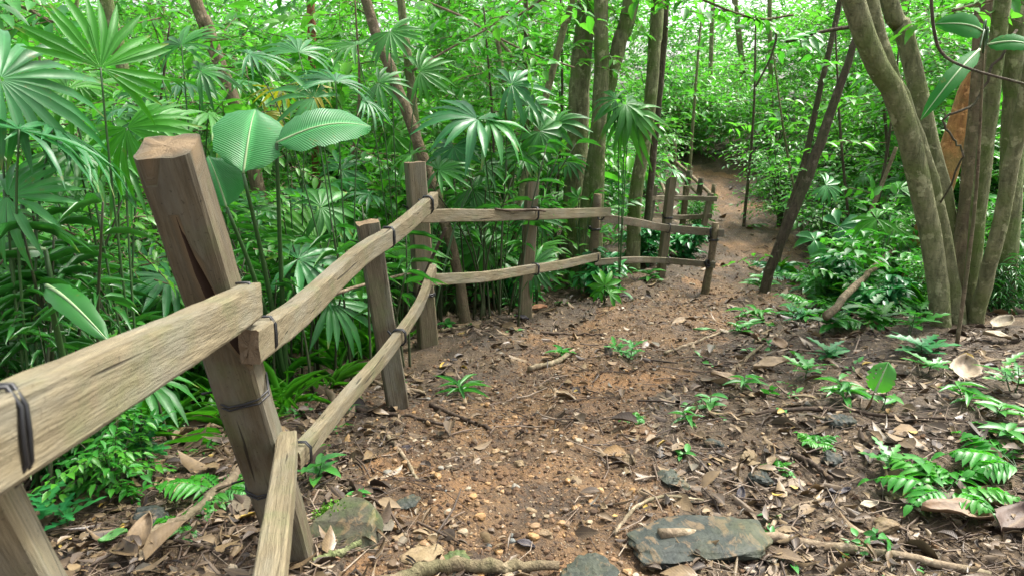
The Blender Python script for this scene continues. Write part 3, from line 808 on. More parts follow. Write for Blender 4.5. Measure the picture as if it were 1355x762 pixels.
for (px, Yd, r), lb_ in zip(far_tr, fl):
    q = RNG.normal() * 12
    tree('slim ' + lb_ if not lb_.startswith(('thin', 'pale')) else lb_, [([(px - q, 230, Yd), (px, 110, Yd), (px + q * 1.3, 0, Yd)], r * .8, r * .7)], random.choice(['bark_olive', 'bark_brown', 'bark_green']), crown=1, group='trees deep in the forest', sides=8, topz=5.5)

for (bx, by, tx, ty, Yd, r, lb_) in [(1150, 330, 1190, 60, 7.2, 2.6, 'thin bare sapling between the dark leaning trunk and the olive trunks'), (1125, 320, 1105, 30, 7.6, 2.2, 'second thin sapling just right of the dark leaning trunk'),
        (985, 290, 1000, 20, 9.5, 2.4, 'thin dark sapling at the right bank of the uphill path'), (1060, 300, 1022, 60, 9.0, 2.0, 'thin sapling leaning left behind the dark leaning trunk'), (915, 190, 930, 0, 12.0, 2.4, 'thin sapling above the far end of the path'),
        (1180, 300, 1150, 0, 8.4, 2.6, 'thin sapling close behind the left olive trunk'), (655, 300, 640, 10, 7.0, 2.4, 'thin sapling left of the bare pale one'), (735, 290, 742, 0, 8.2, 2.6, 'thin sapling just left of the stout mossy trunk'),
        (455, 280, 470, 0, 6.6, 2.6, 'thin sapling behind the shining fan palm'), (75, 330, 48, 20, 4.6, 2.6, 'thin sapling near the left edge behind the palms'), (205, 300, 225, 30, 5.2, 2.6, 'thin sapling just above the leaning post')]:
    tree(lb_, [([(bx, by, Yd), ((bx + tx) / 2 + RNG.normal() * 6, (by + ty) / 2, Yd), (tx, ty, Yd)], r, r * .7)], random.choice(['bark_dark', 'bark_olive', 'bark_brown']), crown=0, topz=0, sides=6, group='thin saplings in the thicket', twigs=5)
# ---- fan palms
def fan_palm(label, base, fr, mat='palm', group='fan palms in the undergrowth', nseg=16, wid=1.0, stem='stem', droop=.28):
    base = np.asarray(base, float)
    rt = thing('fan_palm', label, 'palm', base, group)
    for (px, py, Yd, Rr, ang, face) in fr:
        hub = at(px, py, Yd) if px is not None else py
        tc = nrm(CAM - hub); n = nrm(np.array([0, 0, 1.0]) * (1 - face) + tc * face + RNG.normal(size=3) * .2)
        if ang is None:
            a = nrm(np.array([*(hub - base)[:2], 0]) + np.array([0, 0, .1]))
        else:
            a = RT * math.cos(R(ang)) + UP * math.sin(R(ang)) + (FW * .5 if face < .4 else 0)
        mb = MB(); fan(mb, hub, a, n, Rr * (.62 + .24 * RNG.random()), nseg + int(RNG.integers(-2, 3)), 105 + 35 * RNG.random(), droop * (.6 + .9 * RNG.random()), .36 + .14 * RNG.random(), wid)
        f = mb.build('frond', M[mat], rt)
        mb = MB()
        m_ = base * .45 + hub * .55; m_[2] = base[2] + (hub[2] - base[2]) * .72
        tube(mb, smooth_path([base, m_, hub], 10), np.linspace(.0055, .0035, 10), 5)
        mb.build('stalk', M[stem], f)
    return rt

def base_under(px, py, Yd, dx=0.0, dy=0.0):
    p = at(px, py, Yd); return g(p[0] + dx, p[1] + dy)
def P3(base, r, h, n, Rr, off=0):
    """random fronds round a base"""
    o = []
    for k in range(n):
        a = off + k * 2.4 + RNG.normal() * .25; q = r * (.35 + .75 * RNG.random())
        hub = base + np.array([math.cos(a) * q, math.sin(a) * q, h * (.6 + .45 * RNG.random())])
        o.append((None, hub, None, Rr * (.8 + .4 * RNG.random()), None, .05 + .6 * RNG.random()))
    return o

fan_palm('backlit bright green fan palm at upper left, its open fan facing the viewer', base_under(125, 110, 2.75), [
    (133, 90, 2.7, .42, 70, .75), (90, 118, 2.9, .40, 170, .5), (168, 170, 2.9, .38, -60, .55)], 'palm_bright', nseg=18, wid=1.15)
fan_palm('glossy fan palm with pale shining leaflets at the left edge', base_under(30, 180, 2.5, -.15), [
    (25, 172, 2.45, .34, 80, .35), (0, 105, 2.6, .42, 20, .25), (70, 168, 2.7, .44, 15, .22), (10, 260, 2.5, .3, -20, .4)], 'palm_blue', nseg=18)
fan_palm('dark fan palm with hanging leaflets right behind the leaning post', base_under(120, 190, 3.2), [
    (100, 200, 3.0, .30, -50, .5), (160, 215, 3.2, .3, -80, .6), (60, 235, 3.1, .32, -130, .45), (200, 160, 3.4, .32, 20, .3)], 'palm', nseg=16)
fan_palm('stiff upright fan palm with shining blades above the banana leaf', base_under(445, 110, 4.3), [
    (444, 108, 4.3, .34, 95, .55), (395, 70, 4.6, .36, 120, .3), (330, 72, 4.4, .36, 20, .2), (415, 130, 4.2, .3, 185, .35), (480, 130, 4.4, .33, 5, .25)], 'palm_blue', nseg=18)
fan_palm('yellowing fan palm beside the upright one', base_under(375, 125, 4.8), [(372, 122, 4.7, .28, 150, .4), (410, 118, 4.8, .26, 20, .35), (350, 150, 4.6, .25, -40, .5)], 'palm_yellow', nseg=14)
fan_palm('tall fan palm with drooping star-shaped frond in front of the leaning brown trunk', base_under(516, 40, 5.2), [
    (516, 42, 5.2, .36, -60, .45), (470, 60, 5.3, .36, 180, .3), (500, 110, 5.1, .36, -30, .35), (555, 95, 5.3, .32, 0, .3)], 'palm', nseg=15)
fan_palm('blue-green fan palm spreading flat stars over the middle of the thicket', base_under(660, 130, 5.8), [
    (677, 112, 5.8, .48, 10, .45), (632, 158, 5.3, .56, 180, .25), (645, 160, 5.4, .54, 5, .22), (600, 195, 5.4, .35, -100, .5), (700, 140, 5.9, .35, 20, .4)], 'palm_blue', nseg=14, wid=1.25)
fan_palm('small fan palm just left of the mossy pair of trunks', base_under(712, 180, 6.1), [
    (714, 174, 6.0, .33, -20, .55), (690, 200, 6.0, .3, -160, .4), (735, 165, 6.2, .34, 10, .4)], 'palm', nseg=13, wid=1.4)
fan_palm('drooping dark fan palm in front of the slender crooked trunk', base_under(828, 140, 6.6), [
    (828, 138, 6.6, .38, -50, .35), (815, 132, 6.6, .38, 180, .25), (833, 150, 6.6, .40, -90, .75)], 'palm', nseg=14, wid=1.1, droop=.5)
fan_palm('low fan palm with spreading fronds behind the corner post', base_under(560, 235, 5.0), [
    (580, 225, 5.1, .33, 10, .4), (545, 205, 5.2, .33, 160, .35), (640, 218, 5.6, .36, 0, .35), (625, 250, 5.7, .34, -30, .4)], 'palm', nseg=15)
fan_palm('fan palm in the thicket left of the banana leaf', base_under(250, 200, 4.2), [
    (215, 105, 4.2, .36, 150, .3), (265, 95, 4.4, .34, 40, .35), (205, 165, 4.0, .34, -160, .45), (275, 150, 4.0, .33, -40, .5), (240, 60, 4.5, .35, 100, .4)], 'palm', nseg=16)
fan_palm('spreading pale fan palm under the dark leaning trunk', base_under(1092, 262, 6.2), [
    (1092, 245, 6.2, .25, -30, .55), (1078, 318, 6.0, .24, 160, .5), (1110, 300, 6.3, .26, 10, .5)], 'palm_blue', nseg=9, wid=1.7)
fan_palm('bright fan palm in the gap left of the olive trunks', base_under(1165, 300, 6.0), [
    (1160, 290, 6.0, .32, 170, .45), (1185, 300, 6.2, .33, -60, .5), (1130, 330, 6.1, .3, 190, .5), (1190, 250, 6.4, .3, 60, .4)], 'palm_bright', nseg=13, wid=1.3)
fan_palm('tiny bright fan palm sprouting behind the log post', base_under(770, 290, 7.0), [(765, 262, 7.0, .2, 120, .6), (785, 258, 7.1, .2, 60, .6), (760, 275, 7.1, .2, 180, .5)], 'palm_bright', nseg=9)
fan_palm('spiky young fan palm at the foot of the log post', base_under(800, 395, 6.15), [(800, 378, 6.1, .20, 80, .7), (806, 388, 6.05, .18, 10, .5), (795, 384, 6.1, .16, 150, .6)], 'palm_bright', nseg=7, wid=1.2)
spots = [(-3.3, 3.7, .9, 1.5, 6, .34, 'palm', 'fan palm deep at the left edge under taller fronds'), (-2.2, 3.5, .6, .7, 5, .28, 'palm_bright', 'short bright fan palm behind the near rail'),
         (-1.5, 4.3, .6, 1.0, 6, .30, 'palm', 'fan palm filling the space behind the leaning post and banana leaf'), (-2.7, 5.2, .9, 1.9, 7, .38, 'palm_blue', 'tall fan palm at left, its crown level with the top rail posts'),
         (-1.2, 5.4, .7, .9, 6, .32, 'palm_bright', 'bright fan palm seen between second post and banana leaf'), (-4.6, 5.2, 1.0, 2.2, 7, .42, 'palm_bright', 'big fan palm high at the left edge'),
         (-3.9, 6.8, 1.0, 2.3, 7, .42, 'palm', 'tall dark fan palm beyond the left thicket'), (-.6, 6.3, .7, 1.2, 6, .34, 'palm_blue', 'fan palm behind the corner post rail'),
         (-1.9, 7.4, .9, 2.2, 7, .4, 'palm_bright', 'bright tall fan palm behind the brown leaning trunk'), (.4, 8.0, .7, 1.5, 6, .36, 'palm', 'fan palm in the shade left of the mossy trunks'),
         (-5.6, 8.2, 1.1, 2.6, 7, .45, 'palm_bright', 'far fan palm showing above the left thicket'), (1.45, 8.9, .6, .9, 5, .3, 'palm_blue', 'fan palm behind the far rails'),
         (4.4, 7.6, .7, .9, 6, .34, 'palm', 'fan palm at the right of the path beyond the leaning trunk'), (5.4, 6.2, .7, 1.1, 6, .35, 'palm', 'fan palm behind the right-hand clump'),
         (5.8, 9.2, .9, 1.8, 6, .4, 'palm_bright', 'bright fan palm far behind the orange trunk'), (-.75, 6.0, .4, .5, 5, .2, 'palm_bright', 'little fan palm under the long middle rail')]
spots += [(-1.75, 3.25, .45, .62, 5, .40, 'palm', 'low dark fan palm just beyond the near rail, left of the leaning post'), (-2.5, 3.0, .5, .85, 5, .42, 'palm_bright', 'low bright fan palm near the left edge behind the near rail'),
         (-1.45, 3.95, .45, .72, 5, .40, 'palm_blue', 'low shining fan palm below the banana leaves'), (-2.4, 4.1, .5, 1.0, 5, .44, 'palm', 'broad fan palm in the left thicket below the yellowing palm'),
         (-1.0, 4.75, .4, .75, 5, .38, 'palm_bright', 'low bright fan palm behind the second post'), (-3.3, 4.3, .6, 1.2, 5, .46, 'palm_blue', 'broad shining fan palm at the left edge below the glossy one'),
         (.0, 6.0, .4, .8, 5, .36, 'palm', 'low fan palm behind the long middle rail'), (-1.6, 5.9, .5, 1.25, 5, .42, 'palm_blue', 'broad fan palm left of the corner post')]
for x_, y_, r_, h_, n_, R_, mt, lb_ in spots:
    bs = g(x_, y_); fan_palm(lb_, bs, P3(bs, r_, h_, n_, R_, RNG.random() * 6), mt, nseg=15, wid=1.1 + .4 * RNG.random())

# ---- banana-like plant
def big_leaf(base, tip, wid, n, arch=.12, nl=18, nw=6, mat='banana', parent=None, name='leaf', fold=.18, tears=0, holes=0):
    base, tip = np.asarray(base, float), np.asarray(tip, float)
    d = tip - base; L = np.linalg.norm(d); d = d / L; n = nrm(np.asarray(n) - d * np.dot(n, d)); s = np.cross(n, d)
    us = np.linspace(0, 1, nl); vs = np.linspace(-1, 1, 2 * nw + 1)
    prof_ = np.interp(us, [0, .06, .2, .5, .78, .93, 1], [.10, .55, .9, 1.0, .72, .35, .03])
    ed = 1 + .04 * RNG.normal(size=(nl, 2))
    V = []
    for i_, u in enumerate(us):
        for v_ in vs:
            w = v_ * wid * .5 * prof_[i_] * (ed[i_, 0] if v_ < 0 else ed[i_, 1])
            z = arch * L * math.sin(u * math.pi * .9) - arch * .9 * L * u ** 3 + fold * wid * (abs(v_) ** .8 * .5 - .9 * v_ * v_ * (.4 + .6 * u)) + 0.0015 * math.sin(u * 50 + abs(v_) * 9) * abs(v_)
            lag = -.10 * L * abs(v_) ** 1.5 * (0.5 if u < .9 else 0)
            V.append(base + d * (u * L - lag * .6) + s * w + n * z)
    V = np.array(V); k = 2 * nw + 1
    i = (np.arange(nl - 1)[:, None] * k + np.arange(k - 1)[None]); q = np.stack([i, i + 1, i + k + 1, i + k], -1).reshape(-1, 4)
    if holes: q = np.delete(q, RNG.choice(np.arange(2 * (k - 1), len(q) - 4 * (k - 1)), holes, replace=False), 0)
    T = np.empty((len(V), 4)); T[:, 0] = .6; T[:, 1] = .3; T[:, 2] = np.repeat(us, k) + np.tile(np.abs(vs), nl) * -.12; T[:, 3] = np.tile(vs * .5 + .5, nl)
    mb = MB(); mb.add(V, [q], T); o = mb.build(name, M[mat], parent)
    mb = MB(); rib = V.reshape(nl, k, 3)[:, nw] + n * .0015
    tube(mb, rib, np.linspace(.007, .0015, nl), 5); mb.build('midrib', M['rib'], o)
    return o
M['leaf_big'] = leafmat('big_sapling_leaf', (.012, .10, .02), (.03, .19, .03), (.06, .24, .03), .6, .35, spec=.12, vein=.5)
M['rib'] = plain('pale_midrib', (.30, .42, .20), .5)
def banana(label, base, lvs, mat='banana', name='banana_plant', cat='plant', main=None):
    rt = thing(name, label, cat, base)
    if main:
        mp = at(*main); mb = MB(); tube(mb, smooth_path([base, (base + mp) / 2 + np.array([.06, .05, 0]), mp], 16), np.linspace(.012, .006, 16), 7)
        mb.build('main_stem', M['bark_brown'], rt); base = mp - np.array([0, 0, .03])
    for (bp, tp, w, face) in lvs:
        b_, t_ = at(*bp), at(*tp)
        tc = nrm(CAM - (b_ + t_) / 2); n = nrm(tc * face + np.array([0, 0, 1.0]) * (1 - face))
        o = big_leaf(b_, t_, w, n, mat=mat, parent=rt)
        mb = MB(); m_ = np.asarray(base) * .5 + b_ * .5; m_[2] += .1
        tube(mb, smooth_path([base, m_, b_], 10), np.linspace(.016 if main is None else .005, .008 if main is None else .004, 10), 6); mb.build('stalk', M['stem'], o)
    return rt
banana('banana plant with two huge pale green leaves catching light behind the leaning post', base_under(350, 250, 3.75, 0, .1), [
    ((322, 230, 3.5), (338, 140, 3.8), .33, .66), ((366, 190, 3.6), (490, 162, 3.75), .25, .5), ((300, 275, 3.6), (275, 205, 3.7), .24, .7)])
banana('broad-leaved plant with one leaf pointing at the near rail', base_under(90, 380, 2.5, -.1, .1), [
    ((62, 378, 2.35), (140, 445, 2.15), .09, .75), ((60, 330, 2.6), (-10, 335, 2.5), .08, .6)], 'leaf_dark', 'broadleaf_plant')
banana('leaning broad-leaved plant at the left frame edge', base_under(10, 330, 2.9, -.1, .1), [((5, 235, 2.8), (80, 262, 2.7), .13, .6), ((10, 215, 2.9), (-40, 170, 2.9), .14, .6), ((30, 270, 2.9), (60, 200, 3.0), .12, .5)], 'leaf', 'broadleaf_plant')
# sapling with a few very large leaves on the right
banana('sapling with large hanging leaves in front of the orange trunk', base_under(1290, 300, 4.0), [
    ((1296, 66, 3.7), (1222, 152, 3.5), .085, .8), ((1300, 42, 3.8), (1243, 30, 3.7), .12, .75), ((1306, 60, 3.8), (1372, 60, 3.7), .11, .5)], 'leaf_big', 'large_leaf_sapling', 'sapling', (1302, 62, 3.85))

# ---- shrubs: a few kinds built once, then copied
def make_shrub(name, label, seed, h=1.0, r=.6, ns=6, nt=60, leafL=.12, ratio=.4, mat='leaf', tpl=MID, stem='stem_dark', droop=.3, nl=9):
    rng = np.random.default_rng(seed)
    rt = thing(name, label, 'shrub', (0, 0, 0), 'shrubs in the forest undergrowth')
    mL, mW, mS = MB(), MB(), MB()
    ends = []
    for k in range(ns):
        a = rng.random() * 6.28; q = r * (.2 + .6 * rng.random()); hh = h * (.55 + .5 * rng.random())
        pth = smooth_path([(0.04 * rng.normal(), .04 * rng.normal(), -.1), (math.cos(a) * q * .35, math.sin(a) * q * .35, hh * .5), (math.cos(a) * q, math.sin(a) * q, hh)], 12)
        tube(mS, pth, np.linspace(.011, .004, 12), 5, rng=rng)
        ends.append(pth)
    i1 = rng.integers(0, ns, nt); i2 = rng.integers(3, 12, nt)
    O = np.array([ends[a][b] for a, b in zip(i1, i2)])
    D = rng.normal(size=(nt, 3)) + nrm(O * np.array([1, 1, 0])) * .8; D[:, 2] = .1 + .35 * rng.random(nt)
    sprays(mL, mW, O, D, (.22 + .3 * rng.random(nt)) * max(.7, h), nl, leafL, ratio, tpl, rng=rng, droop=droop, tw=.003, t1=rng.random(nt))
    st = mS.build('stems', M[stem], rt)
    c = mL.build('foliage', M[mat], rt); mW.build('twigs', M[stem], c)
    return rt
def dup(rt, label=None, group=None):
    r = rt.copy(); COL.objects.link(r)
    if label: r['label'] = label
    for ch in list(rt.children):
        c = ch.copy(); COL.objects.link(c); c.parent = r
        for gc in list(ch.children):
            d = gc.copy(); COL.objects.link(d); d.parent = c
    return r
kinds = {
    'a': make_shrub('leafy_shrub', '', 1, 1.0, .6, 8, 95, .10, .42, 'leaf'),
    'b': make_shrub('leafy_shrub', '', 2, 1.1, .65, 8, 110, .085, .38, 'leaf_bright'),
    'c': make_shrub('broadleaf_shrub', '', 3, .9, .55, 6, 42, .19, .45, 'leaf_blue', BROAD),
    'd': make_shrub('lance_leaf_shrub', '', 4, 1.1, .55, 10, 90, .15, .17, 'leaf_dark', LANCE, droop=.5),
    'e': make_shrub('small_leaf_shrub', '', 5, 1.1, .7, 10, 170, .055, .4, 'leaf_bright'),
    'f': make_shrub('lance_leaf_shrub', '', 6, .9, .5, 9, 80, .12, .2, 'leaf', LANCE, droop=.5),
}
used = set()
def shrub(k, x, y, s, label, rz=None, sz=1.0):
    o = kinds[k] if k not in used else dup(kinds[k])
    used.add(k)
    o.location = (x, y, float(hz(x, y)) - .02)
    o.rotation_euler = (0, 0, RNG.random() * 6.28 if rz is None else rz); o.scale = (s, s, s * sz)
    o['label'] = label
for a_ in [
    ('d', -1.95, 2.75, .75, 'narrow-leaved dark shrub behind the near rail at the left'), 
    ('a', -2.75, 3.1, 1.1, 'bushy green shrub at the left edge behind the near rail'), 
    ('c', -3.6, 4.6, 1.3, 'bluish broad-leaved shrub deep in the left thicket'), ('b', -2.0, 4.5, 1.1, 'bright bushy shrub beneath the shining palm fronds at left'),
     ('f', -1.7, 5.0, 1.0, 'drooping narrow-leaved shrub below the yellowing palm'),
    ('a', -3.0, 6.2, 1.6, 'tall bushy shrub in the left thicket above the banana leaf'), ('e', -4.6, 7.2, 1.8, 'tall small-leaved shrub in the upper left'),
    ('c', .05, 6.7, .45, 'low broad-leaved shrub under the long middle rail'), ('c', .75, 6.7, .5, 'low broad-leaved shrub in front of the mossy trunks'),
    ('a', -.2, 7.0, 1.2, 'bushy shrub behind the middle rail and cane stems'), ('b', -1.0, 8.4, 1.9, 'tall bright shrub behind the middle fan palms'),
    ('e', .7, 9.2, 1.8, 'tall small-leaved shrub left of the mossy trunks'), ('c', 1.5, 7.9, .55, 'broad-leaved bush under the far rails'),
    ('c', 1.95, 8.3, .45, 'small broad-leaved bush right of the crooked trunk'), ('e', 1.9, 11.2, 1.0, 'small-leaved shrub behind the second fence'),
    ('e', 4.5, 10.2, 1.2, 'shiny small-leaved shrub on the right bank at the path bend'), ('e', 5.2, 9.0, 1.5, 'shiny small-leaved shrub right of the path bend'),
    ('b', 4.3, 12.4, 1.2, 'bright shrub on the slope above the path bend'), ('e', 6.3, 11.0, 1.9, 'tall small-leaved shrub on the right slope'),
    ('a', 3.75, 8.6, .8, 'low bushy shrub on the right edge of the far path'), ('f', 3.5, 7.4, .6, 'narrow-leaved bush at the foot of the dark leaning trunk'),
    ('c', 2.75, 5.75, .48, 'bluish broad-leaved bush spilling over the right edge of the path'), ('f', 3.2, 5.6, .55, 'narrow-leaved bush between the path and the right-hand clump'),
    ('c', 2.55, 5.1, .38, 'small broad-leaved bush in front of the right-hand clump'), ('a', 3.6, 6.4, .7, 'bushy shrub left of the olive trunks'),
    ('b', 4.1, 5.6, .8, 'bright shrub behind the olive trunks'), ('d', 4.6, 7.2, 1.2, 'dark narrow-leaved shrub behind the orange trunk'),
    ('c', 3.9, 4.6, .5, 'broad-leaved bush at the right edge below the stems'), ('b', 5.8, 7.6, 1.7, 'tall bright shrub at upper right behind the stems'),
    ('a', 7.2, 9.0, 2.0, 'large bushy shrub at the far right edge'), ('f', 2.35, 9.5, .5, 'narrow-leaved bush beside the second fence'),
    ('b', -6.2, 9.5, 2.2, 'large bright shrub far in the upper left'), ('e', 1.1, 11.5, 1.3, 'tall shrub behind the crooked trunk'), ('e', -2.6, 10.2, 2.2, 'tall small-leaved shrub far behind the yellowing palm'),
    ('f', 2.55, 5.9, .42, 'small narrow-leaved bush at the right path margin'), ('b', 3.1, 5.2, .40, 'small bright bush at the top of the litter bank'), ('a', 2.9, 6.3, .5, 'leafy bush between the dark leaning trunk and the olive trunks'),
    ('e', 3.3, 6.9, .8, 'small-leaved bush right behind the dark leaning trunk'), ('e', 3.5, 9.6, 1.1, 'small-leaved bush overhanging the narrowing path'), ('f', 3.95, 11.0, .8, 'narrow-leaved bush on the right of the uphill path'),
    ('a', 1.9, 12.6, .9, 'leafy bush left of the uphill path'), ('d', 3.4, 5.0, .4, 'dark narrow-leaved tuft in front of the fallen pole'), ('a', -1.5, 2.55, .42, 'small leafy bush under the near rail at the left'),
     ('e', -2.3, 3.3, .7, 'small-leaved bush behind the near rail'), ('e', -1.95, 3.9, .7, 'small-leaved bush between the leaning post and the second post'),
    ('e', 3.05, 13.5, 1.3, 'small-leaved shrub closing off the far end of the path'), ('b', 2.6, 14.2, 1.5, 'bright bush behind the far end of the path'),
    ('b', -3.1, 4.0, 1.2, 'bright bushy shrub at the left edge under the palm fronds'),
]: shrub(*a_)

# cane stems behind the rails
def canes(label, px, py, Yd, n, r, h, strap=True, mat='palm'):
    b_ = base_under(px, py, Yd); rt = thing('cane_clump', label, 'plant', b_, 'clumps of thin canes')
    mS, mL = MB(), MB()
    for k in range(n):
        o = b_ + np.append(RNG.normal(size=2) * r, -.05); o[2] = hz(o[0], o[1]) - .05
        lean = np.append(RNG.normal(size=2) * .16, 0); hh = h * (.6 + .5 * RNG.random())
        P = smooth_path([o, o + lean * hh * .4 + [0, 0, hh * .55], o + lean * hh * 1.2 + [0, 0, hh]], 10)
        tube(mS, P, np.linspace(.009, .004, 10), 5)
        m = 7
        D = RNG.normal(size=(m, 3)); D[:, 2] = .2
        leaves(mL, LANCE, P[RNG.integers(6, 10, m)], D, np.tile([0, 0, 1.0], (m, 1)) + RNG.normal(size=(m, 3)) * .2, .15 + .11 * RNG.random(m), .013 + .010 * RNG.random(m))
    mS.build('canes', M['stem_dark'], rt); mL.build('leaves', M[mat], rt)
canes('clump of thin dark green canes behind the middle rail', 640, 330, 5.7, 16, .22, 1.3)
canes('thin canes behind the bent lower rail near the second post', 450, 400, 4.3, 14, .2, .95)
canes('thin upright canes below the banana leaf', 370, 380, 3.9, 14, .22, 1.1)
canes('thin canes at the left edge behind the near rail', 110, 420, 2.9, 16, .25, 1.1, mat='leaf_dark')
canes('sparse canes between the corner post and brown trunk', 600, 330, 6.0, 10, .2, 1.4)

# ---- grass-like strap tufts behind fence: stuff
mb = MB(); nT = 90
for k in range(nT):
    if k < 60:
        x_, y_ = -2.8 + 2.0 * RNG.random(), 2.9 + 3.0 * RNG.random()
        if x_ > pathx(y_) - 1.15: x_ -= .7
    else: x_, y_ = 2.4 + 2.2 * RNG.random(), 5.0 + 3 * RNG.random()
    m = 16; o = g(x_, y_); D = RNG.normal(size=(m, 3)); D[:, 2] = .9 + .6 * RNG.random(m)
    leaves(mb, LANCE, np.tile(o, (m, 1)) + RNG.normal(size=(m, 3)) * .03, D, np.tile([0, 0, 1.0], (m, 1)) + RNG.normal(size=(m, 3)) * .2, 0.14 + .20 * RNG.random(m), .006 + .005 * RNG.random(m), t1=np.full(m, RNG.random()))
tag(mb.build('grass', M['palm_bright']), 'thin grassy blades sprouting among the litter', 'grass', kind='stuff')

# ---- undergrowth: low leaves nobody could count
mb, mw = MB(), MB()
def under(n, xr, yr, hmax, leafL, tpl, dens=None):
    x_ = xr[0] + (xr[1] - xr[0]) * RNG.random(n); y_ = yr[0] + (yr[1] - yr[0]) * RNG.random(n)
    dpath = np.abs(x_ - pathx(y_)) - pathw(y_)
    k = (vn(x_, y_, .9, 3) > -.12) & (dpath > .55)
    k &= ~((x_ > pathx(y_)) & (y_ < 5.2) & (x_ < 5.5))
    k &= ~((x_ < pathx(y_)) & (dpath < 1.0) & (y_ < 5))
    x_, y_ = x_[k], y_[k]; m = len(x_)
    O = np.stack([x_, y_, hz(x_, y_) + hmax * RNG.random(m) ** 1.3], 1)
    D = RNG.normal(size=(m, 3)); D[:, 2] = .25
    sprays(mb, mw, O, D, .16 + .2 * RNG.random(m), 7, leafL, .42, tpl, tw=.002)
under(2600, (-4.5, 0), (2.4, 7), .55, .075, MID)
under(2600, (-9, 9), (5.2, 12), .8, .10, MID)
under(900, (2.2, 7), (5.0, 9), .5, .09, BROAD)
tag(mb.build('undergrowth', M['leaf']), 'low leafy undergrowth covering the forest floor beyond the path', 'undergrowth', kind='stuff')

# ---- the forest behind, one mass of leaves
mb, mw = MB(), MB()
def mass(n, xr, yr, zr, rad, leafL, tpl, ratio=.42, tw=12, nl=8, clear=None):
    x_ = xr[0] + (xr[1] - xr[0]) * RNG.random(n); y_ = yr[0] + (yr[1] - yr[0]) * RNG.random(n)
    zt = zr[0] + (zr[1] - zr[0]) * RNG.random(n)
    k = ~((np.abs(x_ - pathx(y_)) < 1.25) & (y_ < 12.8) & (zt < 2.6))
    k &= ~((np.abs(x_ - 3.0) < 2.2) & (y_ > 10.5) & (y_ < 17) & (zt > 1.1))
    if clear is not None: k &= clear(x_, y_, zt)
    x_, y_, zt = x_[k], y_[k], zt[k]; m = len(x_)
    c = np.stack([x_, y_, hz(x_, y_) + zt], 1)
    O = np.repeat(c, tw, 0) + RNG.normal(size=(m * tw, 3)) * rad * .35
    D = RNG.normal(size=(m * tw, 3)); D[:, 2] = .05 + .3 * D[:, 2]
    t1 = np.clip(np.repeat(RNG.random(m), tw) + RNG.normal(size=m * tw) * .12, 0, 1)
    sc = np.repeat(.7 + .7 * RNG.random(m), tw)
    sprays(mb, mw, O, D, rad * (.5 + .5 * RNG.random(m * tw)), nl, leafL, ratio, tpl, t1=t1, tw=.005)
mass(190, (-6.5, .6), (4.2, 7.4), (.2, 2.3), .42, .08, MID, clear=lambda a, b, c: a < pathx(b) - 2.4)
mass(120, (-3.6, -1.15), (2.5, 4.4), (.05, 1.0), .28, .06, MID, nl=7, clear=lambda a, b, c: (a < pathx(b) - 1.75) & (np.hypot(a, b) > 2.6))
mass(70, (3.9, 7.5), (5.4, 7.6), (.2, 1.8), .40, .085, MID)
mass(330, (-8.5, 1.0), (7.2, 12), (.2, 3.6), .55, .10, MID, tw=15, nl=9)
mass(190, (3.9, 10), (7.5, 12), (.1, 2.5), .55, .085, MID, tw=18, nl=10)
mass(70, (1.0, 4.5), (12.5, 16), (.2, 2.4), .55, .085, MID, tw=18, nl=10)
mass(70, (-8, 1.5), (6.5, 11), (.2, 2.8), .55, .20, BROAD, tw=8, nl=6)
mass(60, (3.9, 10), (7.0, 12), (.1, 2.4), .55, .18, BROAD, tw=8, nl=6)
mass(480, (-15, 4), (12, 19), (.2, 2.8), .8, .14, LO, tw=16, nl=10)
mass(480, (2, 19), (12, 19), (.2, 2.5), .8, .13, LO, tw=16, nl=10)
tag(mb.build('forest_foliage', M['leaf_bright']), 'dense bright green wall of forest leaves behind the palms and path', 'forest', kind='stuff')
mb = MB()
mass(320, (-24, 26), (18, 29), (.0, 4.2), 1.0, .2, LO)
tag(mb.build('forest_foliage', M['leaf_far']), 'pale far forest leaves with bright sky showing between them', 'forest', kind='stuff')
tag(mw.build('forest_twigs', M['bark_brown']), 'thin twigs carrying the wall of forest leaves', 'twigs', kind='stuff')

# ---- vines and hanging branches
def vine(label, pts, r, mat='bark_dark', name='vine', n=30, lv=0, wob=.0, leaf='leaf'):
    P = smooth_path([at(*q) for q in pts], n); P += RNG.normal(size=P.shape) * wob
    rt = thing(name, label, 'vine' if name == 'vine' else 'branch', P[0])
    mb = MB(); tube(mb, P, np.linspace(r, r * .7, n), 6, rough=.1); mb.build('stem', M[mat], rt)
    if lv:
        for q in RNG.integers(1, n, lv):
            mL, mW = MB(), MB(); D = RNG.normal(size=(1, 3)); D[:, 2] = -.1
            sprays(mL, mW, P[q:q + 1], D, .25 + .25 * RNG.random(1), 8, .12, .42, MID, tw=.003)
            c = mW.build('side_twig', M[mat], rt); mL.build('leaves', M[leaf], c)
vine('dark vine looping across the upper right corner', [(1231, -20, 3.6), (1236, 40, 3.6), (1248, 72, 3.6), (1285, 92, 3.5), (1365, 114, 3.4)], .008)
vine('thin crooked vine hanging before the orange trunk', [(1345, 40, 4.2), (1310, 95, 4.2), (1285, 140, 4.2), (1250, 155, 4.2), (1262, 185, 4.2), (1275, 205, 4.2), (1245, 270, 4.3)], .008, wob=.008)
vine('long thin bare branch arching over the middle thicket', [(545, -5, 6.6), (610, 22, 6.6), (650, 45, 6.6), (700, 70, 6.7), (760, 90, 6.7)], .012, 'stick', 'hanging_branch', lv=6)
vine('slanting branch crossing left of the bare sapling', [(545, 95, 6.4), (600, 62, 6.4), (645, 38, 6.4), (690, 0, 6.4)], .011, 'stick', 'hanging_branch', lv=5)
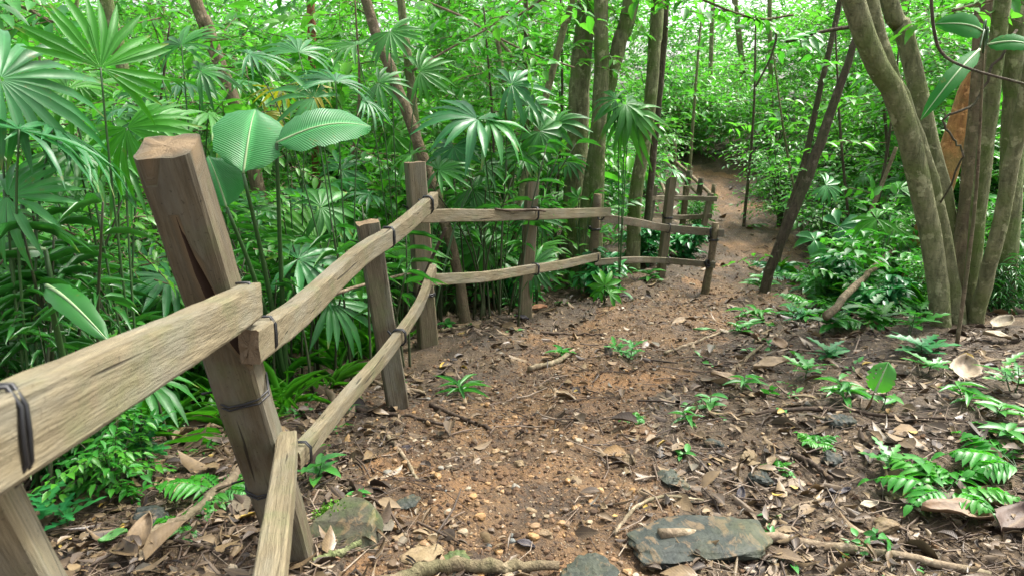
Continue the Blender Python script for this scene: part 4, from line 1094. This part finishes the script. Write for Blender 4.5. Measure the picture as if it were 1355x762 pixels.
vine('dark bare branch reaching left from the leaning dark trunk', [(1140, 34, 6.7), (1090, 42, 6.7), (1040, 56, 6.7)], .02, 'bark_dark', 'hanging_branch', lv=3)
vine('crooked dark twig hanging above the far path', [(945, 12, 8), (985, 22, 8), (1025, 40, 8), (1020, 75, 8), (1000, 115, 8)], .014, 'bark_dark', 'hanging_branch', lv=6)
vine('leafy bough with bright leaves hanging at top centre', [(740, -30, 5.8), (710, 5, 5.8), (670, 30, 5.8)], .012, 'bark_brown', 'hanging_branch', lv=8, leaf='leaf_bright')
vine('leafy bough hanging at the top above the far path', [(880, -30, 7), (930, 0, 7), (1000, 25, 7), (1050, 20, 7)], .014, 'bark_brown', 'hanging_branch', lv=14, leaf='leaf_bright')
vine('leafy bough with dark leaves hanging in the top left corner', [(-40, -20, 3.6), (20, 5, 3.6), (70, 30, 3.6)], .01, 'bark_brown', 'hanging_branch', lv=9, leaf='leaf')
vine('leafy bough hanging at top right between trunks', [(1400, -30, 4.6), (1330, -5, 4.6), (1260, 15, 4.6)], .012, 'bark_brown', 'hanging_branch', lv=9, leaf='leaf_bright')
vine('broken pale pole leaning among the leaves left of the olive trunks', [(1130, 335, 6.9), (1165, 250, 6.9), (1186, 195, 6.9)], .022, 'stick', 'leaning_pole')
vine('short twig leaning on the corner post beneath the rail', [(540, 430, 4.6), (562, 365, 4.5), (590, 302, 4.45)], .014, 'stick_dark', 'leaning_pole')
vine('thin stick lying against the bent lower rail', [(400, 405, 3.6), (470, 380, 3.9), (555, 358, 4.35)], .011, 'stick', 'leaning_pole')

# ------------------------------------------------------------------ rocks
def rk(name, label, px, py, size, mat, seed, sink=.35, rot=None, sub=4, rough=.07, planes=14, group=None):
    p = gh(px, py); mb = MB(); c = np.array([p[0], p[1], float(hz(p[0], p[1])) + size[2] * (1 - 2 * sink) * .5])
    rock(mb, c, size, seed, sub, planes, rough, rot)
    return tag(mb.build(name, M[mat], smooth=False), label, 'rock', group)
rk('flat_rock', 'large flat dark grey slab at the bottom beside the long branch', 905, 722, (.25, .16, .05), 'rock', 5, .42, .25, 5, .08, 11)
o = rk('mossy_rock', 'mossy boulder against the foot of the leaning post', 452, 708, (.115, .115, .075), 'rock_moss', 5, .42, .5, 5, .04, 9)
mb = MB(); pc = gh(452, 702); n_ = 500
dv = nrm(RNG.normal(size=(n_, 3))); dv[:, 2] = np.abs(dv[:, 2]) * .6 + .4; dv = nrm(dv)
PP = pc + np.array([-.02, .03, .0]) + dv * np.array([.065, .06, .065]) * (1 + .15 * RNG.normal(size=(n_, 1)))
leaves(mb, LO, PP, dv + RNG.normal(size=(n_, 3)) * .5, RNG.normal(size=(n_, 3)), .014, .007); mb.build('moss', M['moss'], o)
for a_ in [
    ('stone', 'half-buried grey slab at the bottom edge left of the large flat one', 785, 764, (.10, .08, .03), 'rock', 11), ('stone', 'flat tan stone on the path by the bottom edge', 560, 738, (.075, .06, .03), 'rock_tan', 12),
    ('stone', 'round brown stone right of the path centre', 830, 612, (.032, .03, .03), 'rock_tan', 13), ('stone', 'angular green-grey rock right of the path', 888, 640, (.07, .06, .045), 'rock', 14),
    ('stone', 'small pale stone in the middle of the dirt path', 687, 616, (.022, .02, .018), 'rock_tan', 15), ('stone', 'dark bluish rock in the litter below the seedling with a round leaf', 1115, 562, (.07, .06, .04), 'rock', 16),
    ('stone', 'squarish mottled stone in the right litter', 1098, 610, (.045, .04, .04), 'rock', 17), ('stone', 'flat tan stone left of the mottled one', 990, 608, (.06, .045, .025), 'rock_tan', 18),
    ('stone', 'wedge-shaped grey stone in the right litter', 1010, 640, (.055, .05, .04), 'rock', 19), ('stone', 'dark stone beside the fern on the right', 1240, 668, (.07, .05, .035), 'rock', 20),
    ('stone', 'pale angular stone on the path near the bottom', 720, 712, (.04, .035, .025), 'rock_tan', 21), ('stone', 'grey stone at the bottom of the path by the tan flat one', 600, 752, (.07, .045, .03), 'rock_moss', 22),
    ('stone', 'flat grey stone beside the near lower rail', 540, 668, (.05, .04, .015), 'rock', 23), ('stone', 'orange stone on the path below the round brown one', 850, 655, (.03, .026, .022), 'rock_tan', 24),
    ('stone', 'grey boulder half sunk in the litter at left of the leaning post', 200, 690, (.07, .05, .05), 'rock', 25), ('stone', 'tan stone beside the slab at the right of the path', 760, 640, (.03, .025, .02), 'rock_tan', 26),
    ('stone', 'yellowish stone in the left part of the path', 590, 606, (.022, .02, .02), 'rock_tan', 27), ('stone', 'pale flat stone high on the path near its middle', 745, 524, (.05, .04, .02), 'rock_tan', 28),
    ('stone', 'small grey stone between two seedlings on the right', 945, 590, (.035, .03, .02), 'rock', 29), ('stone', 'rough tan stone under the end of the long branch', 1170, 700, (.045, .04, .03), 'rock_tan', 30),
]: rk(*a_[:6], a_[6], .32, None, 4, .1, group='stones on the ground')

mb = MB(); cnt = 0
while cnt < 1700:
    y_ = 1.6 * math.exp(RNG.random() ** 1.2 * 2.0); x_ = pathx(y_) + RNG.normal() * .75
    if RNG.random() > .12 + .88 * float(pathmask(x_, y_)) or (vn(x_, y_, 2.2, 4) < -.1 and RNG.random() < .6): continue
    s_ = min(.019, .0036 * math.exp(abs(RNG.normal()) * .85)); cnt += 1
    rock(mb, (x_, y_, float(hzf(x_, y_)) + s_ * .25), (s_, s_ * (.7 + .3 * RNG.random()), s_ * .75), 1000 + cnt, 1 if s_ < .009 else 2, 9, .04)
tag(mb.build('pebbles', M['pebble'], smooth=False), 'scattered small tan and orange pebbles on the dirt path', 'pebbles', kind='stuff')

# crumbs of soil
mb = MB(); n_ = 16000
y_ = 1.5 * np.exp(RNG.random(n_) * 1.75); x_ = pathx(y_) + RNG.normal(size=n_) * .8
P = np.stack([x_, y_, hzf(x_, y_)], 1); v0, f0 = ICO[1]
sz = np.minimum(.016, .0035 * np.exp(np.abs(RNG.normal(size=n_)) * .75)); Vc = v0[None] * (sz[:, None] * (.6 + .6 * RNG.random((n_, 12))))[..., None] * np.array([1, 1, .8]) + P[:, None]
Tt = np.empty((n_, 12, 4)); Tt[..., 0] = RNG.random(n_)[:, None] * .9; Tt[..., 1] = 1; Tt[..., 2:] = 0
mb.add(Vc.reshape(-1, 3), [(f0[None] + (np.arange(n_) * 12)[:, None, None]).reshape(-1, 3)], Tt.reshape(-1, 4))
M['crumb'] = rampmat('soil_crumbs', [(0, (.035, .022, .013)), (.4, (.09, .052, .027)), (.75, (.16, .095, .048)), (1, (.24, .15, .08))], .95, vein=0)
tag(mb.build('soil_crumbs', M['crumb'], smooth=False), 'loose crumbs of brown soil on the path', 'soil', kind='stuff')

# ------------------------------------------------------------------ leaf litter and twigs (uncountable)
def litter_xy(n, pkeep):
    y_ = 1.45 * np.exp(RNG.random(n) * 2.1); x_ = (RNG.random(n) * 2 - 1) * (y_ * .82 + .6)
    pm = pathmask(x_, y_)
    k = (RNG.random(n) < np.where(pm > .5, pkeep, 1.0)) & (vn(x_, y_, 1.1, 2) + .35 * vn(x_, y_, 4, 4) > -.26)
    return x_[k], y_[k]
mb = MB()
for tpl, n_, l0, l1, rt_ in ((CURL, 9000, .025, .075, .48), (MID, 16000, .010, .04, .5), (MID, 1500, .07, .15, .5), (CURL, 800, .08, .16, .45), (LANCE, 3500, .04, .12, .12)):
    x_, y_ = litter_xy(n_, .33); m = len(x_)
    D = RNG.normal(size=(m, 3)); D[:, 2] *= .18
    U = np.tile([0, 0, 1.0], (m, 1)) + RNG.normal(size=(m, 3)) * .42
    U[:, 2] *= np.where(RNG.random(m) < .45, -1, 1)
    L = l0 + (l1 - l0) * RNG.random(m) ** 1.6
    P = np.stack([x_, y_, hzf(x_, y_) + .006 + .018 * RNG.random(m)], 1)
    leaves(mb, tpl, P, D, U, L, L * rt_ * (.8 + .4 * RNG.random(m)), t0=np.clip(RNG.beta(1.6, 1.9, m) * .97 + (RNG.random(m) < .02) * .5, 0, 1))
tag(mb.build('leaf_litter', M['dead_leaf']), 'layer of dead brown and grey leaves lying on the forest floor', 'leaf litter', kind='stuff')
mb = MB(); x_, y_ = litter_xy(9000, .6)
for a_, b_ in zip(x_, y_):
    L = .03 + .30 * RNG.random() ** 2.6; th = RNG.random() * 6.28; d = np.array([math.cos(th), math.sin(th)]) * L / 2
    p0_, p1_ = np.array([a_, b_]) - d, np.array([a_, b_]) + d
    P = np.array([[*p0_, hzf(*p0_) + .008], [a_ + RNG.normal() * .1 * L, b_ + RNG.normal() * .1 * L, hzf(a_, b_) + .014], [*p1_, hzf(*p1_) + .008 + .03 * RNG.random() * (L > .15)]])
    r_ = .0012 + .0045 * RNG.random() ** 2 * min(1, L / .15)
    tube(mb, P, [r_, r_ * .9, r_ * .5], 4, t=np.tile([RNG.random(), .6, .5, .1], (12, 1)), cap=False)
tag(mb.build('fallen_twigs', M['litter_twig']), 'scattered thin broken twigs among the dead leaves', 'twigs', kind='stuff')
# small green sprigs on the floor
mb, mw = MB(), MB(); x_, y_ = litter_xy(900, .06); k = (np.abs(x_ - pathx(y_)) > .75); k &= vn(x_, y_, 1.3, 5) > .06; x_, y_ = x_[k], y_[k]; m = len(x_)
D = RNG.normal(size=(m, 3)); D[:, 2] = .5
sprays(mb, None, np.stack([x_, y_, hz(x_, y_)], 1), D, .05 + .09 * RNG.random(m), 5, .042, .5, MID)
tag(mb.build('ground_cover', M['seedling']), 'tiny green sprigs dotted over the leaf litter', 'ground cover', kind='stuff')

# ------------------------------------------------------------------ named sticks
def stick(label, pts, r, mat='stick', name='fallen_stick', lift=.9, rough=.12, n=22, taper=.6, knots=0):
    P = []
    for q in pts:
        p = gh(q[0], q[1]); p = np.array([p[0], p[1], float(hzf(p[0], p[1])) + r * lift + (q[2] if len(q) > 2 else 0)]); P.append(p)
    P = smooth_path(P, n); P[:, 2] = np.maximum(P[:, 2], hzf(P[:, 0], P[:, 1]) + r * lift * .3)
    P[1:-1] += RNG.normal(size=(n - 2, 3)) * r * .16
    mb = MB(); tube(mb, P, np.linspace(r, r * taper, n) * (1 + .1 * RNG.normal(size=n)), 9, rough=rough)
    return tag(mb.build(name, M[mat]), label, 'stick', 'fallen sticks on the ground')
S = [
    ('long mossy branch lying across the bottom right corner', [(872, 722, .03), (960, 716, .01), (1060, 726), (1180, 742), (1310, 768)], .021, 'stick'),
    ('curved pale root arching over the large flat slab', [(812, 712), (842, 682), (880, 670, .02), (930, 672, .02)], .008, 'stick'),
    ('pale broken log lying left of the leaning post', [(345, 612), (300, 655), (255, 690), (190, 722)], .024, 'stick'),
    ('thin dark stick stretched across the lower left corner', [(45, 715), (130, 722), (215, 722), (300, 738)], .009, 'stick_dark'),
    ('thick brown root along the bottom edge of the path', [(500, 786), (580, 768), (660, 760), (740, 758)], .026, 'bark_brown'),
    ('mossy root leading out from the mossy boulder', [(415, 752), (450, 738), (490, 722)], .014, 'bark_green'),
    ('dark stick on the path edge under the bent lower rail', [(470, 545), (530, 552), (600, 573)], .012, 'stick_dark'),
    ('short dark stick crossing the one under the lower rail', [(570, 538), (610, 556), (650, 576)], .013, 'stick_dark'),
    ('crooked stick pointing down toward the mossy boulder', [(512, 578), (530, 605), (552, 638)], .011, 'stick'),
    ('pale stick behind the second post', [(487, 505), (520, 516), (562, 520)], .014, 'stick'),
    ('short dark twig at the left margin of the path', [(450, 637), (480, 655), (505, 672)], .009, 'stick_dark'),
    ('weathered stick lying in the middle of the path', [(700, 490), (735, 480), (760, 470)], .020, 'stick'),
    ('long thin stick running along the right litter', [(990, 553), (1080, 548), (1180, 554), (1355, 568)], .012, 'stick_dark'),
    ('second long thin stick behind the one on the right litter', [(1170, 480), (1260, 482), (1355, 478)], .013, 'stick'),
    ('curling thin root beneath the round-leaved seedling', [(1065, 555), (1095, 560), (1115, 545), (1145, 525)], .007, 'stick'),
    ('short thick stick near the mottled stone', [(1045, 607), (1070, 622), (1100, 640)], .014, 'stick_dark'),
    ('crooked twig below the bluish leaf on the right', [(1018, 705), (1040, 680), (1080, 665)], .009, 'stick'),
    ('fallen pole among the leaves in front of the olive trunks', [(1090, 455, .15), (1180, 385, .35), (1290, 338, .5)], .028, 'bark_brown'),
    ('bark strip slanting up in the litter right of the path', [(965, 500), (985, 480), (1010, 462)], .015, 'bark_brown'),
    ('pale stick lying left of the orange leaf by the corner post', [(580, 440), (610, 436), (636, 430)], .022, 'stick'),
    ('thin stick along the path between the middle posts', [(715, 440), (760, 444), (800, 446)], .011, 'stick_dark'),
    ('stick on the path below the end post', [(880, 470), (920, 455), (955, 440)], .012, 'stick'),
    ('broken stick behind the near lower rail', [(170, 600), (230, 570), (290, 540)], .012, 'stick_dark'),
    ('pale stick behind the leaning post in the litter', [(280, 570), (330, 545), (380, 520)], .014, 'stick'),
]
for s_ in S: stick(*s_)

# ------------------------------------------------------------------ named fallen leaves
def fleaf(label, px, py, L, wd, mat, tone, yaw, tilt=.2, lift=.015, tpl=None, flip=False):
    p = gh(px, py); p[2] += lift
    d = np.array([math.cos(R(yaw)), math.sin(R(yaw)), tilt])
    mb = MB(); us = np.linspace(0, 1, 12); vs = np.linspace(-1, 1, 9)
    D = nrm(d); Sd = nrm(np.cross([0, 0, 1.0], D)); N_ = np.cross(D, Sd)
    ph = RNG.random(4) * 6; V = []
    for u in us:
        w = np.interp(u, [0, .15, .4, .7, .9, 1], [.04, .55, 1, .8, .4, .02]) * wd * .5
        for v_ in vs:
            z = .22 * wd * v_ * v_ * (1 if not flip else -1) + .02 * L * math.sin(u * 9 + ph[0]) * v_ + .03 * L * math.sin(u * 5 + ph[1]) + .012 * L * math.sin(v_ * 7 + u * 14 + ph[2])
            V.append(p + D * (u - .5) * L + Sd * w * v_ * (1 + .05 * math.sin(u * 31 + ph[3])) + N_ * z)
    k = len(vs); i = (np.arange(11)[:, None] * k + np.arange(k - 1)[None]); q = np.stack([i, i + 1, i + k + 1, i + k], -1).reshape(-1, 4)
    T = np.empty((len(V), 4)); T[:, 0] = tone; T[:, 1] = .8; T[:, 2] = np.repeat(us, k); T[:, 3] = np.tile(vs * .5 + .5, len(us))
    mb.add(np.array(V), [q], T); o = mb.build('fallen_leaf', M[mat])
    o.modifiers.new('thickness', 'SOLIDIFY').thickness = .0012
    return tag(o, label, 'leaf', 'large fallen leaves')
M['leaf_dead_big'] = rampmat('dead_leaf_big', [(0, (.03, .03, .04)), (.25, (.10, .06, .035)), (.5, (.18, .115, .06)), (.7, (.27, .20, .11)), (.85, (.34, .295, .205)), (.93, (.40, .12, .025)), (1, (.45, .3, .03))], .6)
M['leaf_green_fallen'] = leafmat('fallen_green_leaf', (.06, .19, .04), (.09, .26, .07), (.1, .28, .06), .5, .2)
for a_ in [
    ('bright orange curled leaf standing under the middle rail', 657, 388, .17, .12, 'leaf_dead_big', .93, 75, .9, .05), ('orange-brown leaf lying at the foot of the middle post', 712, 412, .16, .11, 'leaf_dead_big', .9, 10, .1, .02),
    ('big pale grey torn leaf right of the round-leaved seedling', 1275, 503, .19, .15, 'leaf_dead_big', .86, 60, .45, .05), ('pale round leaf at the right edge under the stems', 1325, 440, .16, .13, 'leaf_dead_big', .8, 20, .3, .05),
    ('second pale leaf just below the round one at the right edge', 1318, 452, .15, .1, 'leaf_dead_big', .72, 160, .2, .03), ('large folded tan leaf in the litter right of the path', 1020, 490, .22, .12, 'leaf_dead_big', .66, 10, .12, .03),
    ('brown leaf leaning against the large folded tan one', 1030, 462, .13, .10, 'leaf_dead_big', .52, 100, .3, .03), ('brown leaf below the bark strip', 960, 505, .16, .09, 'leaf_dead_big', .58, 160, .1, .02),
    ('large curled brown leaf near the bottom right corner', 1265, 690, .24, .12, 'leaf_dead_big', .45, 170, .08, .03), ('dark purple leaf at the right edge near the bottom', 1345, 700, .2, .13, 'leaf_dead_big', .2, 30, .2, .03),
    ('shiny dark blue-grey leaf beside the crooked twig', 1110, 655, .10, .05, 'leaf_dead_big', .02, 10, .05, .015), ('small dark leaf standing in the right litter', 980, 660, .07, .035, 'leaf_dead_big', .02, 70, .5, .02),
    ('pale jagged leaf below the shiny dark one', 1150, 675, .07, .05, 'leaf_dead_big', .84, 0, .2, .02), ('tan leaf by the mottled stone', 1140, 602, .10, .06, 'leaf_dead_big', .7, 120, .2, .02),
    ('tan leaf curled behind the leaning post in the lower left', 235, 655, .13, .07, 'leaf_dead_big', .7, 160, .15, .03), ('brown leaf standing in the bottom left litter', 190, 730, .16, .08, 'leaf_dead_big', .6, 85, .7, .05),
    ('yellow leaf hanging in the lower left greenery', 160, 610, .13, .05, 'leaf_dead_big', 1.0, 95, -1.6, .12), ('pale green fallen leaf on the left litter', 222, 722, .11, .07, 'leaf_green_fallen', .9, 60, .2, .03),
    ('pale green leaf lying beside the thin dark stick', 152, 722, .09, .06, 'leaf_green_fallen', .7, 20, .2, .03), ('yellow leaf on the litter beside the second post', 588, 488, .07, .05, 'leaf_dead_big', 1.0, 40, .2, .02),
    ('small white leaf scrap on the path', 763, 553, .05, .03, 'leaf_dead_big', .86, 120, .3, .015), ('yellowish leaf under the slender crooked trunk', 822, 357, .14, .08, 'leaf_dead_big', .98, 5, .1, .02),
    ('dark leaf lying at the base of the middle post', 690, 424, .12, .07, 'leaf_dead_big', .03, 170, .1, .02), ('grey-brown leaf by the bottom edge of the path', 695, 725, .07, .04, 'leaf_dead_big', .04, 160, .1, .012),
    ('pale bluish leaf on the left edge of the path', 535, 600, .07, .05, 'leaf_dead_big', .05, 30, .15, .015), ('long green leaf lying at the upper right path edge', 932, 440, .16, .045, 'leaf_green_fallen', .6, 170, .05, .02),
    ('tan leaf beneath the low bush at the right path edge', 900, 430, .16, .09, 'leaf_dead_big', .62, 30, .2, .02), ('brown leaf beside the round-leaved seedling', 1125, 520, .15, .09, 'leaf_dead_big', .42, 140, .25, .03),
]: fleaf(*a_)

# ------------------------------------------------------------------ seedlings and ferns
def seedling(label, px, py, h, n, L, ratio=.45, mat='seedling', tpl=BROAD, name='seedling', elev=.35):
    L = L * 1.2; ratio *= .82; p = gh(px, py); rt = thing(name, label, 'seedling', p, 'seedlings on the forest floor')
    k_ = max(1, n // 6)
    for q in range(k_):
        mS, mL = MB(), MB()
        o = p + np.append(RNG.normal(size=2) * .035 * (k_ > 1), -.02); tp = o + np.append(RNG.normal(size=2) * .03, h * (.7 + .4 * RNG.random()))
        P = smooth_path([o, (o + tp) / 2 + RNG.normal(size=3) * .008, tp], 8); tube(mS, P, np.linspace(.0035, .002, 8), 5)
        m = max(3, n // k_); idx = np.clip(np.linspace(3, 7, m).astype(int), 0, 7)
        a = np.arange(m) * 2.4 + RNG.random() * 6; D = np.stack([np.cos(a), np.sin(a), np.full(m, elev)], 1) + RNG.normal(size=(m, 3)) * .1
        ll = L * (.7 + .5 * RNG.random(m))
        leaves(mL, tpl, P[idx], D, np.tile([0, 0, 1.0], (m, 1)) + RNG.normal(size=(m, 3)) * .12, ll, ll * ratio)
        st = mS.build('stem', M['stem'], rt); mL.build('leaves', M[mat], st)
    return rt
def fern(label, px, py, n, L, leafL, ratio=.3, mat='fern', np_=10, rise=.6, tpl=LANCE, dirs=None, t1=None):
    p = gh(px, py); rt = thing('fern', label, 'fern', p, 'ferns on the forest floor')
    for k in range(n):
        a = dirs[k] if dirs else k * 2.4 + RNG.random() * .6
        mL, mW = MB(), MB(); pinnate(mL, mW, p + np.array([0, 0, .01]), (math.cos(a), math.sin(a), 0), L * (.75 + .4 * RNG.random()), np_, leafL, ratio, rise * (.8 + .4 * RNG.random()), .8, tpl, t1=t1, w=.0025)
        f = mL.build('frond', M[mat], rt); mW.build('stalk', M['stem'], f)
    return rt
sd = seedling('seedling with one big round perforated leaf in the right litter', 1165, 540, .12, 4, .10, .5)
mb = MB(); hb = at(1160, 512, gh(1165, 540)[1] - .03)
for sg in (0,):
    ll = big_leaf(hb + np.array([0, .01, -.03]), hb + np.array([.05, .02, .115]), .125, nrm(CAM - hb), arch=.05, holes=13, nl=22, nw=9, mat='leaf_bright', parent=sd, name='round_leaf')
for a_ in [
    ('narrow-leaved seedling tuft at left of the round-leaved one', 1128, 532, .12, 14, .11, .3, 'seedling', LANCE), ('pale trifoliate seedling against the far right edge of litter', 1320, 550, .10, 6, .12, .4),
    ('young leafy seedling cluster in the middle of the path', 830, 470, .10, 26, .09, .4, 'seedling', LOBED), ('broad-leaved seedling right of the path centre', 940, 545, .11, 8, .09, .55),
    ('small narrow seedling behind the broad-leaved one', 915, 560, .09, 9, .08, .3, 'seedling', LANCE), ('jagged bluish seedling near the olive trunks', 1222, 472, .12, 10, .15, .5, 'leaf_blue', LOBED),
    ('jagged seedling left of the olive trunks on the litter edge', 1098, 470, .10, 6, .12, .55, 'leaf_blue', LOBED), ('tiny seedling by the bottom of the long branch', 962, 752, .05, 8, .07, .25, 'seedling', LANCE),
    ('leafy seedling behind the second post on the litter', 582, 438, .10, 7, .08, .5), ('seedling at the foot of the middle post', 672, 408, .12, 8, .12, .35), ('grassy seedling beside the stick on the path edge', 615, 525, .07, 10, .13, .16, 'seedling', LANCE),
    ('small seedling beside the stick on the middle path', 745, 468, .08, 7, .09, .35), ('bluish leafy plant under the near rail', 120, 560, .25, 16, .11, .45, 'leaf_blue'),
    ('leafy plant with jagged leaves in the lower left corner', 75, 620, .22, 18, .12, .5, 'leaf_blue', LOBED), ('green plant with rounded leaves below the near rail', 200, 560, .28, 14, .10, .5, 'leaf'),
    ('jagged-leaved plant left of the leaning post', 215, 612, .22, 12, .13, .55, 'leaf_blue', LOBED), ('leafy sprig between the lower rails', 412, 640, .10, 7, .09, .5, 'seedling'),
    ('small sprig beside the mossy boulder', 470, 660, .05, 5, .04, .6), ('broad leaf seedling at the left litter beyond the stick', 300, 480, .2, 10, .16, .3, 'leaf_dark', LANCE),
    ('leafy plant behind the leaning post and lower rail', 265, 520, .2, 14, .12, .3, 'leaf', LANCE), ('bushy seedling at the right edge of the path bend', 1000, 425, .12, 22, .10, .35, 'seedling', LANCE),
    ('seedling patch near the litter at the top of the right bank', 1055, 425, .14, 20, .13, .45, 'leaf_blue', LOBED), ('seedling below the fallen pole', 1150, 430, .16, 20, .14, .5, 'leaf', LOBED),
    ('leafy tuft at the right path margin below the dark leaning trunk', 1010, 385, .16, 20, .15, .4), ('jagged-leaved plants on the bank left of the olive trunks', 1175, 405, .22, 26, .14, .5, 'seedling', LOBED),
    ('bright leafy plants at the top of the litter bank', 1110, 440, .16, 24, .12, .45), ('bluish leafy plants on the bank between path and fallen pole', 1070, 395, .2, 22, .15, .45, 'leaf_blue'),
    ('jagged green plants right in front of the fallen pole', 1200, 440, .16, 18, .13, .5, 'fern', LOBED), ('small leafy tuft on the path margin', 985, 440, .1, 14, .09, .4), ('sprig beside the curled brown leaf', 1225, 640, .1, 8, .09, .45),
    ('narrow seedling in the litter beneath the bark strip', 985, 520, .1, 9, .09, .3, 'seedling', LANCE), ('jagged seedling in front of the big folded tan leaf', 1065, 500, .1, 9, .11, .5, 'seedling', LOBED),
    ('jagged seedling left of the bright fern', 1180, 625, .1, 9, .1, .5, 'seedling', LOBED), ('tufted seedling where the two long thin sticks come close', 1265, 535, .12, 12, .11, .3, 'seedling', LANCE),
    ('bluish seedling at the lower end of the fallen pole', 1088, 478, .12, 10, .12, .45, 'leaf_blue', LOBED), ('leafy seedling at the right edge between pale leaf and bright fern', 1345, 520, .14, 12, .12, .4, 'seedling', LOBED),
    ('sprig between the two stones on the right', 905, 605, .05, 6, .05, .5), ('leafy sprig at the right edge above the bright fern', 1340, 590, .12, 10, .11, .4), ('jagged seedling beside the big pale torn leaf', 1228, 492, .1, 9, .12, .5, 'seedling', LOBED),
    ('seedling at the foot of the second fence', 860, 372, .12, 10, .14, .4), ('low plant at the foot of the dark leaning trunk', 1020, 362, .14, 12, .22, .3, 'leaf_blue', LANCE),
    ('broad seedling behind the log post foot', 760, 375, .22, 8, .22, .25, 'leaf_dark', LANCE), ('tiny plant at the bottom left corner', 190, 715, .05, 6, .05, .5), ('jagged plant at the left of the mossy boulder', 90, 690, .14, 14, .10, .5, 'leaf_blue', LOBED),
]: seedling(*a_)
for a_ in [
    ('small fern on the right litter beyond the dark rock', 1080, 590, 5, .09, .045, .4, 'fern', 7), ('bright fern near the right edge of the litter', 1250, 655, 7, .29, .085, .35, 'fern', 8, .5),
    ('bright fern at the right edge above the curled leaf', 1345, 622, 7, .30, .10, .35, 'fern', 8, .5), ('low fern with bright arching fronds left of the leaning post', 290, 655, 6, .22, .085, .3, 'fern', 9, .6),
    ('tiny fern in the middle of the path', 838, 558, 5, .08, .035, .4, 'fern', 7), ('small fern left of the mottled stone', 1030, 625, 4, .09, .035, .4, 'fern', 7), ('light green fern in the greenery beside the fallen pole', 1130, 400, 7, .42, .12, .25, 'fern', 14, .8),
    ('fern spreading under the thin stick at the bottom left', 240, 700, 4, .15, .06, .3, 'fern', 8, .4), ('fern below the large green leaves at the left', 60, 560, 6, .35, .1, .3, 'fern', 11, .7), ('fern under the middle rail behind the orange leaf', 600, 360, 6, .35, .09, .3, 'fern', 11, .7),
    ('fern right of the low path bush', 1090, 385, 7, .45, .12, .3, 'fern', 12, .7), ('fern with long fronds close to the left olive trunk', 1190, 412, 7, .42, .11, .3, 'fern', 12, .7), ('fern on the bank halfway between end post and olive trunks', 1080, 412, 6, .36, .1, .3, 'seedling', 11, .7), ('fern at the right margin of the path beside the dark leaning trunk', 1035, 372, 6, .38, .1, .3, 'leaf_blue', 11, .7), ('fern spilling down the bank toward the large folded tan leaf', 1140, 432, 6, .34, .1, .32, 'fern', 10, .6),
    ('fern in front of the far rails', 840, 345, 6, .3, .1, .3, 'leaf_blue', 10, .6), ('fern behind the leaning post base', 330, 520, 6, .3, .09, .3, 'fern', 10, .6),
]: fern(*a_)

# ------------------------------------------------------------------ light, sky, camera
sunel, sunaz = R(58), R(62)      # azimuth measured from +Y towards +X: high on the right
w = bpy.data.worlds.new('World'); SC.world = w; w.use_nodes = True
nt = w.node_tree; nt.nodes.clear(); s = NT(nt)
sky = s.n('ShaderNodeTexSky', sky_type='NISHITA'); sky.sun_disc = False; sky.sun_elevation = sunel; sky.sun_rotation = sunaz
sky.dust_density = 5.0; sky.air_density = 1.0; sky.ozone_density = .6
hs = s.n('ShaderNodeHueSaturation'); hs.inputs['Saturation'].default_value = .35; s.l(sky.outputs[0], hs.inputs['Color'])
bg = s.n('ShaderNodeBackground'); s.l(hs.outputs[0], bg.inputs[0]); bg.inputs[1].default_value = .10
ow = s.n('ShaderNodeOutputWorld'); s.l(bg.outputs[0], ow.inputs[0])
sl = bpy.data.lights.new('sun', 'SUN'); sl.energy = 1.5; sl.angle = R(10); sl.color = (1, .96, .88)
so = bpy.data.objects.new('sun', sl); COL.objects.link(so)
dv = Vector((math.sin(sunaz) * math.cos(sunel), math.cos(sunaz) * math.cos(sunel), math.sin(sunel)))
so.rotation_euler = dv.to_track_quat('Z', 'Y').to_euler()

cam = bpy.data.cameras.new('camera'); co = bpy.data.objects.new('camera', cam); COL.objects.link(co)
co.location = CAM; co.rotation_euler = (R(90) - PITCH, 0, 0)
cam.sensor_width = 36; cam.lens = 36 * F / 1355; cam.clip_start = .02; cam.clip_end = 500
cam.dof.use_dof = True; cam.dof.focus_distance = 3.6; cam.dof.aperture_fstop = 9.0
SC.camera = co
vs_ = SC.view_settings; vs_.view_transform = 'Standard'; vs_.look = 'None'; vs_.exposure = 2.38; vs_.gamma = 1
SC.render.engine = 'CYCLES'
cy = SC.cycles
cy.max_bounces = 6; cy.diffuse_bounces = 3; cy.glossy_bounces = 2; cy.transmission_bounces = 3; cy.transparent_max_bounces = 4
cy.use_denoising = True; cy.sample_clamp_indirect = 6
